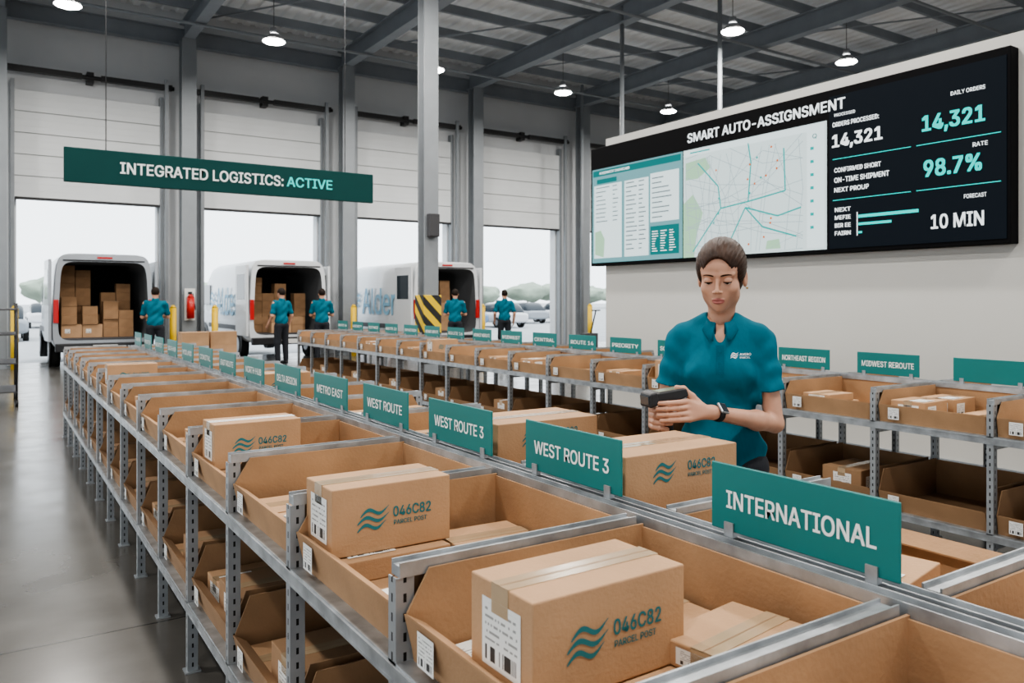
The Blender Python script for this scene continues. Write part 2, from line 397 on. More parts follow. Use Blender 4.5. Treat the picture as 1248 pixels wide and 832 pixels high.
for i in range(R1['n']):
    y=R1['y0']+i*PIT+.023; x=R1['x0']+.004
    place(BIN_L,(x,y,TZ),0,bin_grp); p=pl1[i]
    if p=='x0':
        place(P_FLAT,(x+.028,.995,zf),0,par_grp); place(P_LOGO,(x+.022,1.02,zf+.0575),R(1.),par_grp)
        place(P_FLAT,(x+.290,y+.03,zf),R(-2),par_grp); place(P_FLAT2,(x+.355,y+.345,zf),R(3),par_grp); place(P_FLAT2,(x+.345,y+.05,zf+.0575),R(8),par_grp)
        place(P_MAIL,(x+.06,y+.462,zf),.05,par_grp); place(P_MAIL,(x+.045,y+.04,zf),-.05,par_grp); place(P_MAIL,(x+.385,y+.36,zf+.047),.35,par_grp)
    elif p=='x1':
        place(P_FLAT,(x+.028,1.86,zf),0,par_grp); place(P_LOGO,(x+.022,1.895,zf+.0575),R(.5),par_grp)
        place(P_FLAT,(x+.295,y+.05,zf),R(3),par_grp); place(P_MAIL,(x+.34,y+.09,zf+.0575),-.3,par_grp); place(P_FLAT2,(x+.035,y+.02,zf),0,par_grp); place(P_MAIL,(x+.045,y+.05,zf+.047),.1,par_grp); place(P_FLAT2,(x+.355,y+.35,zf),R(-3),par_grp)
    else: fill(x,y,TZ,D1,p,par_grp)
    xr=R1['x1']-.004-D1
    place(BIN_R,(xr,y,TZ),0,bin_grp); p=pr1[i]
    if p=='mailr':
        place(P_FLAT,(xr+.06,y+.06,zf),.03,par_grp); place(P_FLAT2,(xr+.30,y+.35,zf),-.05,par_grp); place(P_MAIL,(xr+.40,y+.12,zf),.5,par_grp); place(P_MAIL,(xr+.06,y+.38,zf),.1,par_grp); place(P_FLAT,(xr+.08,y+.1,zf+.0575),.2,par_grp)
    elif p=='big' and i==2:
        place(P_BIG,(xr+.02,1.62,zf),R(-1),par_grp,'large brown carton with teal wave emblem beside woman'); place(P_MAIL,(xr+.2,y+.015,zf),.03,par_grp)
    else: fill(xr,y,TZ,D1,p,par_grp)
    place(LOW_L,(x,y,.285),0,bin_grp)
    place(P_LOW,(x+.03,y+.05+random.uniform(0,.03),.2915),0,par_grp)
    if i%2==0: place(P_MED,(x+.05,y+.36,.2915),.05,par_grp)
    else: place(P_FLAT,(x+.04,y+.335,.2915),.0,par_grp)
for i in range(R2['n']):
    y=R2['y0']+i*PIT+.023; x=R2['x0']+.004
    place(BIN_L,(x,y,TZ),0,bin_grp); place(BIN_R,(R2['x1']-.004-D1+.015,y,TZ),0,bin_grp)
    if i<15: fill(x,y,TZ,D1,['med','flat','mail','logo','flat','mail'][(i*5+2)%6],par_grp)
    place(LOW_L,(x,y,.285),0,bin_grp)
    if i%2: place(P_LOW,(x+.05,y+.1,.2915),.04,par_grp)
def sign(x,y,txt,w=.44,h=.145,grp='teal route signs on the racks',fw=.78):
    me=boxm(-.003,.003,-w/2,w/2,0,h,TEAL,.002)
    o=ob('route_sign',me,None,(x,y,BT+.012),label='teal acrylic sign reading %s clipped to rack rail'%txt.lower() if txt else 'plain teal acrylic sign clipped to rack rail',cat='sign',group=grp)
    if txt: ob('lettering',tmesh(txt,w*fw,h*.27,'NX',WHITE,.016),o,(-.0042,0,h*.48))
    for s in (-1,1):
        bm=bmesh.new(); box(bm,-.008,.008,-.012,.012,-.012,.0); box(bm,-.008,-.004,-.012,.012,0,.02); box(bm,.004,.008,-.012,.012,0,.02)
        ob('sign_clip',fin(bm,STEEL),o,(0,s*w*.38,0))
t1=['INTERNATIONAL','INTERNATIONAL','WEST ROUTE 3','WEST ROUTE 3','WEST ROUTE','METRO EAST','DELTA REGION','NORTH HUB','EAST ROUTE','COASTAL','MIDLAND','SOUTH HUB','ROUTE 7','ROUTE 9','TRANSFER']
for i in range(1,R1['n']):
    sign(R1['xs'],R1['y0']+i*PIT+.225+{1:.01,2:.095,3:.07,4:.03}.get(i,0),t1[i],fw=.80 if i==1 else .78,w=.44 if i!=2 else .435)
t2=['MIDWEST','MIDWEST REROUTE','','MIDWEST REROUTE','NORTHEAST REGION','ROUTE 12','SOUTHWEST','PRIORITY','ROUTE 14','CENTRAL']
for i in range(0,R2['n']):
    sign(R2['xs'],R2['y0']+i*PIT+.32,t2[i%10] or ('' if i==2 else 'ROUTE 16'),fw=.84)

# ---------------------------------------------------------------- room
YW=21.4; ZE=8.3
def st(name,me,loc=(0,0,0)): return ob(name,me,loc=loc,kind='structure')
st('floor',boxm(-9,42,-9,YW+.6,-.12,0,FLOORM))
ob('ground',boxm(-150,220,-120,300,-.3,-.13,ASPH),label='pale asphalt yard outside the dock doors',cat='ground',kind='structure')
DX0=.48; DP=4.09; DW=2.97; DH=3.88; ND=9
bm=bmesh.new(); x=-9
for k in range(-2,ND):
    a=DX0+k*DP; box(bm,x,a,YW,YW+.3,0,DH); x=a+DW
box(bm,x,42,YW,YW+.3,0,DH); box(bm,-9,42,YW,YW+.3,DH,ZE+.6)
for z in (4.6,6.9): box(bm,-9,42,YW-.006,YW,z,z+.02)
st('wall_back',fin(bm,WALLM))
bm=bmesh.new(); y=-9
for k in range(4):
    a=-6.5+k*7.0; box(bm,-9.3,-9,y,a,0,4.6); y=a+4.6  # unseen bays, shaped as openings so daylight reaches the bins
box(bm,-9.3,-9,y,YW+.3,0,4.6); box(bm,-9.3,-9,-9,YW+.3,4.6,ZE+.6)
st('wall_left',fin(bm,WALLM))
bm=bmesh.new(); x=-9.3
for a in (-6.5,4.0): box(bm,x,a,-9.3,-9,0,4.6); x=a+4.6  # unseen wall added to dim the hall; its openings keep some fill light
box(bm,x,42.3,-9.3,-9,0,4.6); box(bm,-9.3,42.3,-9.3,-9,4.6,ZE+.6)
st('wall_front',fin(bm,WALLM))
st('wall_right',boxm(42,42.3,-9,YW+.3,0,ZE+.6,WALLM))
bm=bmesh.new(); prev=None; x=-9.3
while x<42.3:
    for dx,dz in ((0,0),(.16,0),(.19,.05),(.30,.05)):
        a=bm.verts.new((x+dx,-9.3,ZE+.42+dz)); b=bm.verts.new((x+dx,YW+.3,ZE+.42+dz))
        if prev: bm.faces.new((prev[0],a,b,prev[1]))
        prev=(a,b)
    x+=.33
st('ceiling',fin(bm,DECK))
for k in range(-1,ND):
    a=DX0+k*DP
    bm=bmesh.new()
    n=5; hgt=2.45/n
    for j in range(n):
        z=DH-.05+j*hgt; box(bm,a-.06,a+DW+.06,YW-.17,YW-.10,z+.010,z+hgt-.010)
        for q in (1,2): box(bm,a-.05,a+DW+.05,YW-.174,YW-.17,z+q*hgt/3-.008,z+q*hgt/3+.008)
    box(bm,a-.055,a+DW+.055,YW-.14,YW-.11,DH-.05,DH+2.4,1)
    d=ob('door_%d'%(k+2),fin(bm,[DOORM,DOORG]),kind='structure')
    bm=bmesh.new()
    for xx in (a-.12,a+DW+.04): box(bm,xx,xx+.08,YW-.2,YW-.003,0,6.5)
    ob('door_track',fin(bm,PAINTG),d)
    bm=bmesh.new(); cyl(bm,(a-.35,YW-.28,6.72),(a+DW+.35,YW-.28,6.72),.05,n=10); box(bm,a-.3,a+1.3,YW-.34,YW-.22,6.66,6.79); box(bm,a+1.7,a+DW+.3,YW-.34,YW-.22,6.66,6.79); box(bm,a+1.4,a+1.55,YW-.3,YW-.01,6.6,6.85)
    ob('spring_shaft',fin(bm,BLACK),d)
    ob('bottom_seal',boxm(a-.06,a+DW+.06,YW-.18,YW-.08,DH-.10,DH-.05,BLACK),d)
def ibeam(L,axis,w,h,mat,t=.02):
    bm=bmesh.new()
    if axis=='z':
        box(bm,-w/2,w/2,-h/2,-h/2+t,0,L); box(bm,-w/2,w/2,h/2-t,h/2,0,L); box(bm,-t/2,t/2,-h/2+t,h/2-t,0,L); box(bm,-w*.7,w*.7,-h*.7,h*.7,0,.03)
    elif axis=='y':
        box(bm,-w/2,w/2,0,L,0,t); box(bm,-w/2,w/2,0,L,h-t,h); box(bm,-t/2,t/2,0,L,t,h-t)
    else:
        box(bm,0,L,-w/2,w/2,0,t); box(bm,0,L,-w/2,w/2,h-t,h); box(bm,0,L,-t/2,t/2,t,h-t)
    return fin(bm,mat)
colm=ibeam(ZE-.45,'z',.34,.34,PAINTG,.03); rafm=ibeam(YW+8.5,'y',.26,.48,BEAMG,.03)
for k in range(0,10):
    xc=.12 if k==0 else -.06+k*DP
    ob('steel_column',colm,None,(xc,YW-.75,0),label='grey painted steel column between dock doors',cat='column',group='columns along the dock wall')
    ob('roof_rafter',rafm,None,(xc,-8.9,ZE-.45),label='dark grey steel rafter under the roof',cat='beam',group='roof rafters')
    if k:
        bm=bmesh.new()
        for s in (-1,1): box(bm,s*.42-.04,s*.42+.04,-.05,.05,0,6.9)
        ob('door_frame_post',fin(bm,PAINTG),None,(xc,YW-.35,0),label='pair of slim grey frame posts beside dock door',cat='frame post',group='frame posts along the dock wall')
purm=boxm(-9,42,-.04,.04,0,.22,BEAMG)
y=-8
while y<YW:
    ob('roof_purlin',purm,None,(0,y,ZE+.06),label='grey steel purlin carrying the roof deck',cat='beam',group='roof purlins'); y+=1.55
ob('eave_beam',ibeam(51,'x',.2,.4,BEAMG,.02),None,(-9,YW-.35,ZE-.5),label='grey steel eave beam above dock doors',cat='beam')
for k in range(0,8):
    xa=-.06+k*DP
    for (ya,yb) in ((20.6,14.4),(14.4,8.2)):
        ob('brace_rod',cylm((0,0,0),(DP,yb-ya,0),.02,BEAMG,n=6),None,(xa,ya,ZE-.02),label='thin diagonal steel brace rod under roof',cat='brace',group='roof brace rods')
for y in (19.2,13.3,9.4):
    ob('conduit_pipe',cylm((0,0,0),(40,0,0),.035,PAINTG,n=8),None,(0,y,ZE-.5),label='grey conduit pipe hung under roof',cat='pipe',group='conduit pipes')
for (x,y) in ((12.2,14.0),(13.25,12.0),(15.6,19.8)):
    ob('vertical_pipe',cylm((0,0,0),(0,0,ZE-.03),.05,PAINTG,n=10),None,(x,y,0),label='slim grey vertical pipe from floor to roof',cat='pipe',group='vertical pipes')
c=ob('steel_column',ibeam(ZE,'z',.27,.27,PAINTG,.03),None,(6.47,12.6,0),label='free-standing grey steel column with striped guard',cat='column')
bm=bmesh.new(); q=.175; box(bm,-q,q,-q,-q+.03,.7,1.58); box(bm,-q,q,q-.03,q,.7,1.58); box(bm,-q,-q+.03,-q+.03,q-.03,.7,1.58); box(bm,q-.03,q,-q+.03,q-.03,.7,1.58)
ob('column_guard',fin(bm,STRIPE,.008),c,label='black and yellow striped column guard')
ob('control_box',boxm(-.10,.10,-.26,-.14,2.6,3.0,DARKG,.01),c)
XD=6.8
st('wall_partition',boxm(XD+.13,XD+.38,-3,8.28,0,3.66,PARTM))
st('baseboard_partition',boxm(XD+.115,XD+.13,-3,8.28,0,.12,PAINTG))
disp=ob('video_wall_display',boxm(0,.13,3.13,8.44,1.95,3.53,MATBLK,.006),None,(XD,0,0),label='wide black video wall display with three lit screens',cat='display screen')
S1=emat('screen_pale_teal',(.24,.52,.56),.9); S2=emat('screen_map',(.66,.78,.78),1.3); S3=emat('screen_dark',(.004,.010,.018),.8)
E_W=emat('screen_white',(.9,.95,.96),1.6); E_T=emat('screen_teal',(.02,.66,.60),1.5); E_TD=emat('screen_deep_teal',(.02,.28,.28),.8)
E_G=emat('screen_green',(.46,.74,.50),1.1); E_GR=emat('screen_grey',(.30,.38,.42),.7); E_O=emat('screen_orange',(.85,.2,.04),1.0); E_P=emat('screen_panel',(.74,.87,.88),1.35)
def dflat(name,pl,mat,e,parent): return ob(name,polys(pl,'NX',mat),parent,(-e,0,0))
def yr(ya,yb,z0,z1): return rect(-ya,-yb,z0,z1)
def dtext(parent,s,yc,zc,w,h,mat,e=.012,bold=.010): ob('lettering',tmesh(s,w,h,'NX',mat,bold),parent,(-e,yc,zc))
dtext(disp,'SMART AUTO-ASSIGNSMENT',5.62,3.375,2.05,.110,E_W,.008,.020)
s1=ob('screen_list',boxm(-.006,0,6.73,8.40,1.99,3.24,S1),disp)
dflat('screen_panel',[yr(7.75,7.30,2.05,3.02)],E_P,.0075,s1); dflat('screen_panel',[yr(7.27,6.78,2.45,3.05)],E_P,.0075,s1); dflat('screen_panel',[yr(8.36,7.80,2.05,3.02)],E_P,.0075,s1)
dflat('header_bar',[yr(8.38,6.75,3.14,3.22)],E_TD,.0078,s1); dflat('header_bar',[yr(7.27,6.78,2.05,2.40)],E_TD,.0078,s1); dflat('header_bar',[yr(8.3,7.9,3.04,3.10)],E_TD,.0078,s1)
dflat('map_print',[[(-8.34,2.1),(-8.16,2.06),(-8.14,2.3),(-8.22,2.42),(-8.34,2.4)]],E_G,.008,s1)
rows=[]; rowt=[]
for i in range(16):
    z=2.98-i*.056
    rows.append(yr(7.72,7.72-random.uniform(.1,.22),z,z+.014)); rows.append(yr(7.48,7.48-random.uniform(.05,.14),z,z+.014))
    if i<9: rows.append(yr(8.32,8.32-random.uniform(.1,.3),z,z+.012)); rows.append(yr(7.98,7.98-random.uniform(.05,.14),z,z+.012))
for i in range(9): z=2.98-i*.06; rows.append(yr(7.24,7.24-random.uniform(.15,.36),z,z+.014))
for i in range(9):
    for q in range(3):
        rowt.append(yr(7.24-q*.15,7.24-q*.15-random.uniform(.05,.11),2.33-i*.03,2.34-i*.03))
dflat('list_print',rows,E_GR,.0085,s1); dflat('list_print',rowt,E_W,.0088,s1)
dtext(s1,'ASSIGNMENT DASHBOARD',7.95,3.18,.6,.035,E_W,.009)
s2=ob('screen_map',boxm(-.006,0,4.80,6.71,1.99,3.24,S2),disp)
def mp(u,v): return (-(6.71-u*1.91),1.99+v*1.25)
for P_ in ([mp(.0,.0),mp(.0,.50),mp(.08,.58),mp(.16,.40),mp(.11,.2),mp(.09,0)],[mp(.02,.72),mp(.02,.88),mp(.18,.90),mp(.22,.8),mp(.12,.72)],[mp(.62,.03),mp(.63,.10),mp(.71,.11),mp(.72,.03)]):
    dflat('map_park',[P_],E_G,.0075,s2)
st_=[]
for i in range(15):
    v=random.random(); st_+=strip([mp(.02,v),mp(.3+random.uniform(-.1,.1),v+random.uniform(-.15,.15)),mp(.6,min(1,max(0,v+random.uniform(-.2,.2)))),mp(.86,min(.97,max(.02,v+random.uniform(-.2,.2))))],.006)
for i in range(16):
    u=random.uniform(.05,.85); st_+=strip([mp(u,.02),mp(min(.86,u+random.uniform(-.1,.1)),.5),mp(min(.86,max(0,u+random.uniform(-.15,.15))),.9)],.006)
st_=[[(min(-4.85,max(-6.70,p[0])),min(3.23,max(2.0,p[1]))) for p in q] for q in st_]
E_ST=emat('screen_street',(.50,.64,.68),.95)
dflat('map_print',st_,E_ST,.008,s2)
rt=[]
for P_ in ([(.08,.05),(.30,.42),(.28,.62),(.12,.86)],[(.30,.42),(.5,.45),(.52,.78),(.50,.95)],[(.5,.45),(.75,.5),(.74,.85)],[(.36,.1),(.48,.4),(.6,.22),(.82,.12)],[(.48,.4),(.7,.3),(.85,.35)]):
    rt+=strip([mp(*p) for p in P_],.016)
E_RT=emat('screen_route',(.01,.50,.48),1.0)
dflat('map_route_print',rt,E_RT,.009,s2)
for i in range(20):
    u,v=random.uniform(.2,.82),random.uniform(.08,.9); cx,cz=mp(u,v)
    dflat('map_pin',[[(cx+.013*math.cos(a*math.pi/4),cz+.013*math.sin(a*math.pi/4)) for a in range(8)]],E_O if i%3 else E_RT,.0095,s2)
dflat('side_panel',[yr(5.02,4.82,2.01,3.22)],E_P,.0086,s2); dflat('side_panel',[yr(6.69,4.82,3.165,3.23)],E_P,.0086,s2)
dflat('icon_print',[yr(4.98,4.94,2.2+.13*i,2.23+.13*i) for i in range(7)]+[yr(6.6,6.3,3.19,3.205)],E_RT,.0096,s2)
dtext(s2,'Q',4.93,3.11,.05,.05,E_TD,.0096)
s3=ob('screen_numbers',boxm(-.006,0,3.16,4.77,1.99,3.46,S3),disp)
dtext(s3,'14,321',4.475,3.01,.52,.150,E_W,bold=.026)
dtext(s3,'14,321',3.585,3.015,.53,.170,E_T,bold=.030)
dtext(s3,'98.7%',3.59,2.635,.49,.150,E_T,bold=.030)
dtext(s3,'10 MIN',3.55,2.17,.44,.125,E_W,bold=.018)
dtext(s3,'PROCESSED',4.60,3.27,.22,.03,E_W); dtext(s3,'ORDERS PROCESSED:',4.49,3.18,.48,.045,E_W,bold=.02)
dtext(s3,'DAILY ORDERS',3.46,3.24,.28,.035,E_W); dtext(s3,'RATE',3.36,2.78,.12,.035,E_W); dtext(s3,'FORECAST',3.40,2.36,.18,.035,E_W)
dtext(s3,'CONFIRMED SHORT',4.47,2.74,.48,.045,E_W,bold=.02); dtext(s3,'ON-TIME SHIPMENT',4.43,2.645,.56,.05,E_W,bold=.02); dtext(s3,'NEXT PROUP',4.53,2.55,.36,.045,E_W,bold=.02)
for i,t in enumerate(('NEXT','MEFIE','BIR EE','FAIRN')): dtext(s3,t,4.62,2.36-i*.075,.17,.04,E_W,bold=.02)
for Yr in (yr(4.73,3.95,2.845,2.852),yr(3.9,3.2,2.845,2.852),yr(4.73,3.95,2.45,2.457),yr(3.9,3.2,2.45,2.457)): dflat('divider_line',[Yr],E_T,.009,s3)
for Yr in (yr(4.46,3.88,2.265,2.295),yr(4.46,4.13,2.195,2.22),yr(4.46,4.42,2.12,2.14)): dflat('chart_bar',[Yr],E_T,.009,s3)
dflat('chart_axis',[yr(4.475,4.465,2.1,2.32)],E_W,.009,s3)

hs=ob('hanging_sign',boxm(0,4.37,0,.06,0,.46,TEALD,.006),None,(.80,12.0,3.06),label='long dark teal hanging sign reading integrated logistics active',cat='sign')
ob('lettering',tmesh('INTEGRATED LOGISTICS:',2.24,.160,'NY',WHITE,.016),hs,(1.79,-.004,.235))
ob('lettering',tmesh('ACTIVE',.72,.150,'NY',TEALLET,.016),hs,(3.32,-.004,.235))
for xx in (.5,3.9):
    ob('hanger_cable',cylm((xx,.03,.46),(xx,.03,ZE-.45-3.06+.4),.006,DARKG,n=6),hs)
bm=bmesh.new(); cyl(bm,(0,0,0),(0,0,.16),.24,.10,n=28,cap=False); cyl(bm,(0,0,.16),(0,0,.30),.09,.07,n=20)
lampb=fin(bm,HUB); lens=cylm((0,0,-.01),(0,0,.03),.215,LAMPE,n=28)
lite=bpy.data.lights.new('lamp_light','AREA'); lite.shape='DISK'; lite.size=.45; lite.energy=175; lite.color=(1,.96,.90)
cabm=cylm((0,0,.3),(0,0,1.5),.008,DARKG,n=6)
for yl in (17.0,11.2,5.2,-.8):  # the two nearer rows are unseen extras, added for light
    for k in range(-1,6):
        x=1.2+k*3.85
        l=ob('high_bay_lamp',None,None,(x,yl,7.0),label='round high bay lamp hanging on a cable, lit',cat='lamp',group='high bay lamps'); l.empty_display_size=.1
        ob('lamp_housing',lampb,l); ob('lamp_lens',lens,l); ob('cable',cabm,l)
        ob('lamp_bulb',lite,l,(0,0,-.03))

bol=bmesh.new(); cyl(bol,(0,0,0),(0,0,1.3),.075,n=18); cyl(bol,(0,0,1.3),(0,0,1.37),.075,.03,n=18); bol=fin(bol,YEL)
for x in (.42,4.55,8.12,12.15,16.2,3.6):
    ob('bollard',bol,None,(x,20.15,0),label='yellow steel safety bollard beside dock door',cat='bollard',group='yellow bollards')
fe=ob('fire_extinguisher',None,None,(4.02,20.28,1.05),label='red fire extinguisher mounted on steel column',cat='fire extinguisher')
bm=bmesh.new(); cyl(bm,(0,0,0),(0,0,.5),.09,n=18); cyl(bm,(0,0,.5),(0,0,.58),.09,.03,n=18); ob('cylinder_body',fin(bm,RED),fe)
bm=bmesh.new(); box(bm,-.06,.03,-.02,.02,.58,.64); cyl(bm,(.05,0,.6),(.11,0,.2),.012,n=8); ob('valve_handle',fin(bm,BLACK),fe)
ob('backing_board',boxm(-.12,.12,.09,.11,-.05,.72,PLATE),fe)
crt=ob('wire_cart',None,None,(.14,13.6,0),label='dark wire shelf cart standing on concrete floor',cat='cart')
bm=bmesh.new()
for sx in(-.16,.16):
    for sy in (-.5,.5): cyl(bm,(sx,sy,.08),(sx,sy,1.45),.014,n=8); cyl(bm,(sx-.02,sy,.05),(sx+.02,sy,.05),.05,n=12)
ob('cart_frame',fin(bm,BLACK),crt)
for z in (.2,.6,1.0,1.35): ob('cart_shelf',boxm(-.17,.17,-.52,.52,z,z+.02,DARKG),crt)
jk=ob('pallet_jack',None,None,(14.2,17.8,0),label='dark pallet jack parked near the dock door',cat='pallet jack')
bm=bmesh.new(); box(bm,-.27,-.1,0,1.15,.05,.12); box(bm,.1,.27,0,1.15,.05,.12); box(bm,-.25,.25,-.2,0,.05,.55); ob('forks',fin(bm,DARKG,.01),jk)
bm=bmesh.new(); cyl(bm,(0,-.15,.5),(0,-.4,1.2),.02,n=8); cyl(bm,(-.15,-.4,1.2),(.15,-.4,1.2),.018,n=8); ob('handle',fin(bm,BLACK),jk)

# ---------------------------------------------------------------- vans
def vring(w,zb,zt,n=32,e=5.):
    out=[]
    for i in range(n):
        t=2*math.pi*(i+.5)/n; c,s=math.cos(t),math.sin(t)
        x=w/2*math.copysign(abs(c)**(2/e),c); z=(zb+zt)/2+(zt-zb)/2*math.copysign(abs(s)**(2/e),s)
        if z>1.3: x*=1-.09*(z-1.3)/1.2
        out.append((x,z))
    return out
def loft(bm,rings,mi,capend=True,capstart=False):
    vs=[[bm.verts.new((x,y,z)) for (x,z) in r] for (y,r) in rings]; n=len(vs[0])
    for a,b in zip(vs[:-1],vs[1:]):
        for i in range(n):
            f=bm.faces.new((a[i],a[(i+1)%n],b[(i+1)%n],b[i])); f.material_index=mi; f.smooth=True
    if capend: bm.faces.new(vs[-1]).material_index=mi
    if capstart: bm.faces.new(vs[0][::-1]).material_index=mi
    return vs
def van_parts(paint):
    W=1.98
    V=lambda w,a,b: vring(w,a,b,64,9.)
    bm=bmesh.new()
    outer=[(0,V(W,.42,2.47)),(.08,V(W+.02,.40,2.50)),(3.9,V(W+.02,.40,2.50)),(4.4,V(W,.40,2.46)),(4.8,V(W-.02,.40,2.25)),(5.25,V(W-.06,.40,1.80)),(5.5,V(W-.1,.40,1.38)),(5.9,V(W-.16,.40,1.24)),(6.15,V(W-.4,.42,1.0))]
    vo=loft(bm,outer,0)
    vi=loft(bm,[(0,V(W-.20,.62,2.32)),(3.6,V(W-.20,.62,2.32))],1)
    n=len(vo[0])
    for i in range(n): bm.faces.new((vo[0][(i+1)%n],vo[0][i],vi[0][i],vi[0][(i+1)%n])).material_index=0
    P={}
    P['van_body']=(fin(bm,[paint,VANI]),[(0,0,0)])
    P['cargo_floor']=(boxm(-.86,.86,0.02,3.55,.62,.66,DARKG),[(0,0,0)])
    bm=bmesh.new(); cyl(bm,(-.11,0,0),(.11,0,0),.345,n=28,mi=0); cyl(bm,(-.115,0,0),(.115,0,0),.20,n=20,mi=1)
    P['wheel']=(fin(bm,[RUBBER,HUB]),[(sx*.90,y,.345) for sx in(-1,1) for y in (1.1,4.85)])
    P['wheel_arch']=(cylm((-.006,0,0),(.006,0,0),.42,BLACK,n=28),[(sx*.997,y,.42) for sx in(-1,1) for y in (1.1,4.85)])
    P['rear_bumper']=(boxm(-.95,.95,-.14,.02,.38,.56,BLACK,.02,2),[(0,0,0)])
    P['tail_light']=(boxm(-.05,.05,-.03,.03,1.0,1.5,REDL,.012,2),[(-.93,0,0),(.93,0,0)])
    P['door_seal']=(boxm(-.80,.80,-.012,.01,2.33,2.36,BLACK),[(0,0,0)])
    P['high_brake_light']=(boxm(-.15,.15,-.02,.01,2.39,2.43,REDL),[(0,0,0)])
    P['licence_plate']=(boxm(-.24,.24,-.155,-.141,.41,.52,PLATE),[(0,0,0)])
    P['side_moulding']=(boxm(-.012,.012,.3,4.3,.72,.84,DARKG,.004),[(-1.0,0,0),(1.0,0,0)])
    bm=bmesh.new(); prism(bm,[(0,0),(.01,0),(.01,.58),(0,.58)],0,.75)
    P['cab_window']=(fin(bm,GLASS),[(-.985,4.25,1.35),(.975,4.25,1.35)])
    P['windscreen']=(polys([[(-.8,0),(.8,0),(.7,.62),(-.7,.62)]],'TOP',GLASS),[(0,4.86,2.2)])
    return P
def leaf_mesh(paint):
    bm=bmesh.new(); box(bm,-.03,.03,0,.92,.60,2.36); box(bm,-.036,.036,.12,.80,1.5,2.15,1)
    return fin(bm,[paint,GLASS],.012,2)
def van(x,y,paint,label,txt,leafang):
    root=ob('delivery_van',None,None,(x,y,0),label=label,cat='van'); root.empty_display_size=.3
    for nme,(me,locs) in van_parts(paint).items():
        for l in locs:
            o=ob(nme,me,root,l)
            if nme=='windscreen': o.rotation_euler=(R(-48),0,0); o.location=(0,4.83,2.24)
    lm=leaf_mesh(paint)
    for s,a in zip((-1,1),leafang):
        o=ob('rear_door',lm,root,(s*1.04,-.02,0)); o.rotation_euler=(0,0,R(a))
    if txt:
        ob('lettering',tmesh(txt,2.3,.75,'NX',PALEBLUE,.01),root,(-1.013,2.2,1.45))
        ob('wave_emblem',polys(waves(.7,.5),'NX',PALEBLUE),root,(-1.013,3.75,1.5))
    return root
van(2.08,19.45,VANG,'silver grey delivery van backed to dock, rear doors open, loaded',None,(2,-0.01))
van(6.30,19.9,VANW,'white delivery van with pale blue lettering, rear open at dock','Alder',(2,-.01))
van(10.12,18.6,VANW,'white delivery van with pale blue lettering parked inside dock','Alder',(2,-.01))
P_C1=parcel('parcel',.40,.34,.29,'plain brown carton stacked inside van',side_label=False,front_label=True)
P_C2=parcel('parcel',.30,.30,.20,'small brown carton stacked inside van',side_label=False,front_label=False,mat=CARD3)
P_C3=parcel('parcel',.50,.38,.25,'wide brown carton stacked inside van',side_label=False)
VT=((P_C1,.40,.29),(P_C2,.30,.20),(P_C3,.50,.25))
def stack(x,y,z0,w,hmax,grp):
    xx=x
    while xx<x+w-.29:
        t,dw,dh=random.choice(VT)
        if xx+dw>x+w: t,dw,dh=VT[1]
        if xx+dw>x+w+.01: break
        z=z0; top=hmax*random.uniform(.78,1.0)
        while z+dh<top:
            place(t,(xx,y+random.uniform(0,.05),z),0,grp); z+=dh+.001
            if dw>.35 and random.random()<.3:
                t,dh=(VT[1][0],VT[1][2])
        xx+=dw+.012
stack(1.28,19.9,.661,1.62,1.75,'cartons in the silver van'); stack(1.28,20.4,.661,1.62,2.3,'cartons in the silver van')
stack(5.52,20.6,.661,1.58,2.2,'cartons in the white van'); stack(5.9,20.05,.661,1.1,1.4,'cartons in the white van')
stack(9.36,19.1,.661,1.58,2.2,'cartons in the parked van')
def pallet(x,y):
    bm=bmesh.new()
    for i in range(5): box(bm,0,1.2,i*.19,i*.19+.12,.10,.12)
    for xx in (0,.55,1.1): box(bm,xx,xx+.1,0,.88,0,.10)
    ob('wooden_pallet',fin(bm,pmat('pallet_wood',(.35,.22,.11),.8,0,.2,6)),None,(x,y,0),label='wooden pallet on warehouse floor',cat='pallet')
pallet(3.0,16.0)
for (dx,dy,n) in ((.03,.1,3),(.58,.2,3)):
    for k in range(n): place(P_C3,(3.0+dx,16.0+dy,.121+k*.251),0,'cartons on the pallet','wide brown carton stacked on wooden pallet')

# ---------------------------------------------------------------- outdoors
def car_parts(col):
    bm=bmesh.new(); W=1.75
    def rr(w,zb,zt): return vring(w,zb,zt,24,5)
    loft(bm,[(0,rr(W-.3,.4,.75)),(.12,rr(W,.3,.88)),(1.0,rr(W,.28,.92)),(3.3,rr(W,.28,.92)),(4.2,rr(W-.05,.28,.80)),(4.35,rr(W-.3,.38,.65))],0,True,True)
    loft(bm,[(.25,rr(W-.35,.8,.93)),(.8,rr(W-.3,.8,1.42)),(2.3,rr(W-.3,.8,1.45)),(3.2,rr(W-.35,.8,.93))],1,True,True)
    body=fin(bm,[col,GLASS])
    wb=bmesh.new(); cyl(wb,(-.1,0,0),(.1,0,0),.31,n=20,mi=0); cyl(wb,(-.105,0,0),(.105,0,0),.18,n=14,mi=1)
    return body,fin(wb,[RUBBER,HUB])
cc=[pmat('car_paint_white',(.7,.7,.72),.3,coat=.5),pmat('car_paint_grey',(.3,.32,.35),.3,coat=.5),pmat('car_paint_blue',(.15,.25,.4),.3,coat=.5),pmat('car_paint_red',(.5,.12,.1),.3,coat=.5)]
